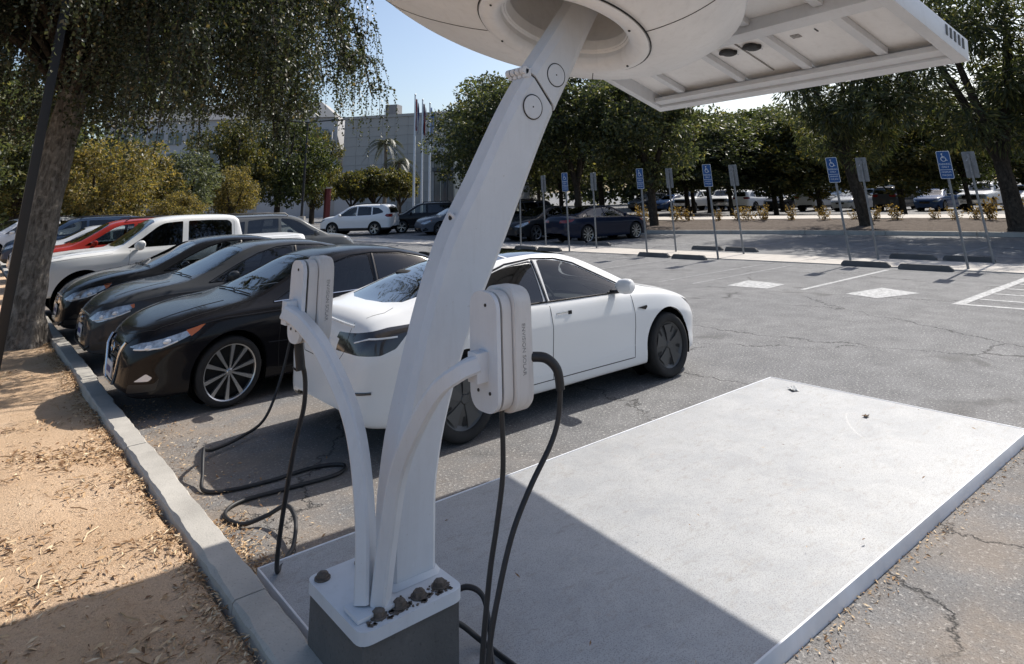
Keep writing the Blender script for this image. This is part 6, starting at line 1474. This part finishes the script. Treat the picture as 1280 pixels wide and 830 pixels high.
# ---- golden shrubs along the mulch strip
NTH = ['first', 'second', 'third', 'fourth', 'fifth', 'sixth', 'seventh', 'eighth', 'ninth', 'tenth', 'eleventh', 'twelfth', 'thirteenth', 'fourteenth', 'fifteenth', 'sixteenth', 'seventeenth', 'eighteenth', 'nineteenth', 'twentieth']
NTH += ['twenty-'+k for k in NTH[:9]] + ['thirtieth'] + ['thirty-'+k for k in NTH[:9]] + ['fortieth'] + ['forty-'+k for k in NTH[:9]]
def make_shrubs():
    rng = np.random.default_rng(12); me = []
    for s in range(4):
        P, D = [], []
        for st in range(9):
            c = np.array([rng.normal()*.16, rng.normal()*.16, 0]); top = rng.uniform(.45, .95)
            z = np.linspace(.08, 1, 26)[:, None]*top; p = c*(1+z)+np.concatenate([rng.normal(size=(26, 2))*.05, z], 1); d = unit(rng.normal(size=(26, 3))+np.array([0, 0, .6])); P.append(p); D.append(d)
        P = np.concatenate(P); D = np.concatenate(D); me.append(leaves('foliage', P, D, perp(rng, D), .13, .075, 'shrub_gold'))
    r = random.Random(6); n = 0; y = 3.0; stem = MB()
    for k in range(5): stem.tube([(0, 0, -.05), (.1*cos(k*1.3), .1*sin(k*1.3), .5)], .012, 5)
    sm = stem.mesh('stems', 60); sm.materials.append(MATS['bark_dark'])
    while y < 31:
        x = KERB2(y)+5.5-r.uniform(.25, .8); root = empty('golden_shrub', (x, y, .34), r.uniform(0, 6)); s = r.uniform(.5, .95)
        o = mesh_obj('foliage', me[n % 4], None, root); o.scale = (s, s, s*r.uniform(.9, 1.2)); t = mesh_obj('stems', sm, None, root); t.scale = (s, s, s)
        tag(root, 'golden shrub at the back of the mulch strip, %s from the right' % NTH[n], 'shrub', 'golden shrubs along the mulch strip'); n += 1
        y += r.uniform(.55, 1.5)
make_shrubs()
# ------------------------------------------------------------------ buildings
plain('bld_panel', (.36, .345, .325), .85, vary=.06, vscale=.4); plain('bld_joint', (.24, .235, .225), .9); plain('bld_white', (.42, .42, .43), .8, vary=.05); plain('bld_dark', (.09, .095, .10), .7); plain('bld_glass', (.05, .07, .09), .08, coat=.5); plain('bld_cream', (.62, .58, .48), .7); plain('roof_grey', (.20, .20, .21), .8)
def make_building():
    A, Bp = Vector((42.2, 91.6, 0)), Vector((58.5, 71.0, 0)); u = (Bp-A).normalized(); n = Vector((u.y, -u.x, 0)); n = n if n.dot(Vector((-1, -1, 0))) > 0 else -n
    L = (Bp-A).length; H = 13.3; ang = atan2(u.y, u.x); root = empty('grey_building', A, ang)     # local x along the facade, local -y or +y outwards
    oy = 1 if Vector((-sin(ang), cos(ang), 0)).dot(n) > 0 else -1
    mb = MB(); mb.box((L/2, -oy*12.1, H/2), (L, 24, H)); mb.build('wall_core', MATS['bld_joint'], root)
    pw, ph = 1.9, 1.25; nx = int(L/pw); nz = int(H/ph); pw = L/nx; ph = H/nz
    m = MB(); m.box((0, 0, 0), (pw-.03, .14, ph-.03)); me = m.mesh('wall_panel', None); me.materials.append(MATS['bld_panel'])
    for i in range(nx):
        for k in range(nz):
            if i >= nx-6 and k < 6: continue
            o = mesh_obj('wall_panel', me, None, root); o.location = ((i+.5)*pw, 0, (k+.5)*ph)
    mb = MB(); mb.box((L/2, -oy*.1, H+.2), (L+.4, .6, .4)); mb.build('parapet', MATS['bld_panel'], root)
    # plant room and railing on the roof
    mb = MB(); mb.box((6.5, -oy*3, H+1.2), (1.9, 2, 1.9)); mb.build('roof_tank', MATS['roof_grey'], root)
    for k in range(4):
        mb = MB(); mb.tube([(4.6+k*.4, -oy*2, H+.3), (4.6+k*.4, -oy*2, H+1.6)], .04, 6); mb.build('roof_rail_post', MATS['galvanised'], root)
    # lower right: deep band of entrance windows under a slab
    x0 = (nx-6)*pw
    mb = MB(); mb.box(((x0+L)/2, oy*.9, 7.9), (L-x0+.2, 2.2, .9)); mb.build('entrance_slab', MATS['bld_panel'], root)
    mb = MB(); mb.box(((x0+L)/2, oy*.4, 5.6), (L-x0, 1.1, .5)); mb.build('entrance_beam', MATS['bld_dark'], root)
    for k in range(6):
        for zz in (3.3, 6.55):
            mb = MB(); mb.box((x0+(k+.5)*pw, oy*.06, zz), (pw-.16, .08, 1.3 if zz > 5 else 3.9)); w = mb.build('window', MATS['bld_glass'], root)
            mb = MB(); mb.box((x0+(k+.5)*pw, oy*.12, zz), (.08, .06, 1.3 if zz > 5 else 3.9)); mb.build('mullion', MATS['bld_cream'], w)
    tag(root, 'big windowless grey panel building behind the flagpoles', 'building')
    # cream stair tower with window grid
    root = empty('stair_tower', (50.2, 71.5, 0), ang); mb = MB(); mb.box((0, 0, 4.0), (2.6, 2.6, 8.0)); mb.build('shaft', MATS['bld_cream'], root)
    for i in range(3):
        for k in range(6):
            mb = MB(); mb.box((-.82+i*.82, oy*1.31, 1.2+k*1.15), (.66, .05, .95)); mb.build('window', MATS['bld_cream'], root)
            mb = MB(); mb.box((-.82+i*.82, oy*1.30, 1.2+k*1.15), (.78, .03, 1.07)); mb.build('window_frame', MATS['bld_dark'], root)
    tag(root, 'narrow cream tower with a dark window grid right of the flagpoles', 'building')
    # long lower building to the left with glazed stair and sloped roof
    A2 = Vector((14.0, 112.0, 0)); B2 = Vector((41.5, 92.5, 0)); u = (B2-A2).normalized(); ang2 = atan2(u.y, u.x); L2 = (B2-A2).length; root = empty('long_building', A2, ang2)
    o2 = 1 if Vector((-sin(ang2), cos(ang2), 0)).dot(Vector((-.3, -1, 0))) > 0 else -1
    mb = MB(); mb.box((L2/2, -o2*10, 6.9), (L2, 20, 13.8)); mb.build('wall', MATS['bld_white'], root)
    mb = MB(); mb.prism([(0, 13.8), (L2, 13.8), (L2-3, 16.4), (3, 16.4)], lambda x, z: (x, o2*.5-(z-13.8)*o2*.9, z), lambda x, z: (x, -o2*8, z)); mb.build('roof', MATS['bld_panel'], root, None)
    nb = 12; wpx = (L2-2)/nb
    for i in range(nb):
        for k in range(4):
            mb = MB(); mb.box((1+wpx*(i+.5), o2*.05, 2.2+k*3.0), (wpx*.72, .1, 1.7)); w = mb.build('window', MATS['bld_glass'], root)
            mb = MB(); mb.box((1+wpx*(i+.5), o2*.12, 2.2+k*3.0), (.10, .05, 1.7)); mb.build('mullion', MATS['bld_white'], w)
    # glazed stair bay: vertical fins
    for i in range(10):
        mb = MB(); mb.box((L2-6.2+i*.62, o2*.5, 6.4), (.12, .9, 10.4)); mb.build('fin', MATS['bld_white'], root)
    mb = MB(); mb.box((L2-3.4, o2*.2, 6.4), (5.6, .3, 10.2)); mb.build('stair_glazing', MATS['bld_glass'], root)
    tag(root, 'pale long building with window rows and glazed stair behind the trees', 'building')
    # low white boundary wall and dark hedge line below
    root = empty('boundary_wall', (12, 84, 0), 0); d = (Vector((38, 78, 0))-Vector((12, 84, 0))); a = atan2(d.y, d.x); root.rotation_euler.z = a; n_ = 9; l = d.length/n_
    for k in range(n_):
        mb = MB(); mb.box(((k+.5)*l, 0, 1.7), (l-.04, .3, 3.4)); mb.build('wall_panel', MATS['bld_white'], root)
        mb = MB(); mb.box((k*l, -.02, 1.8), (.4, .4, 3.6)); mb.build('pier', MATS['bld_panel'], root)
    tag(root, 'low white boundary wall in front of the long building', 'wall')
make_building()
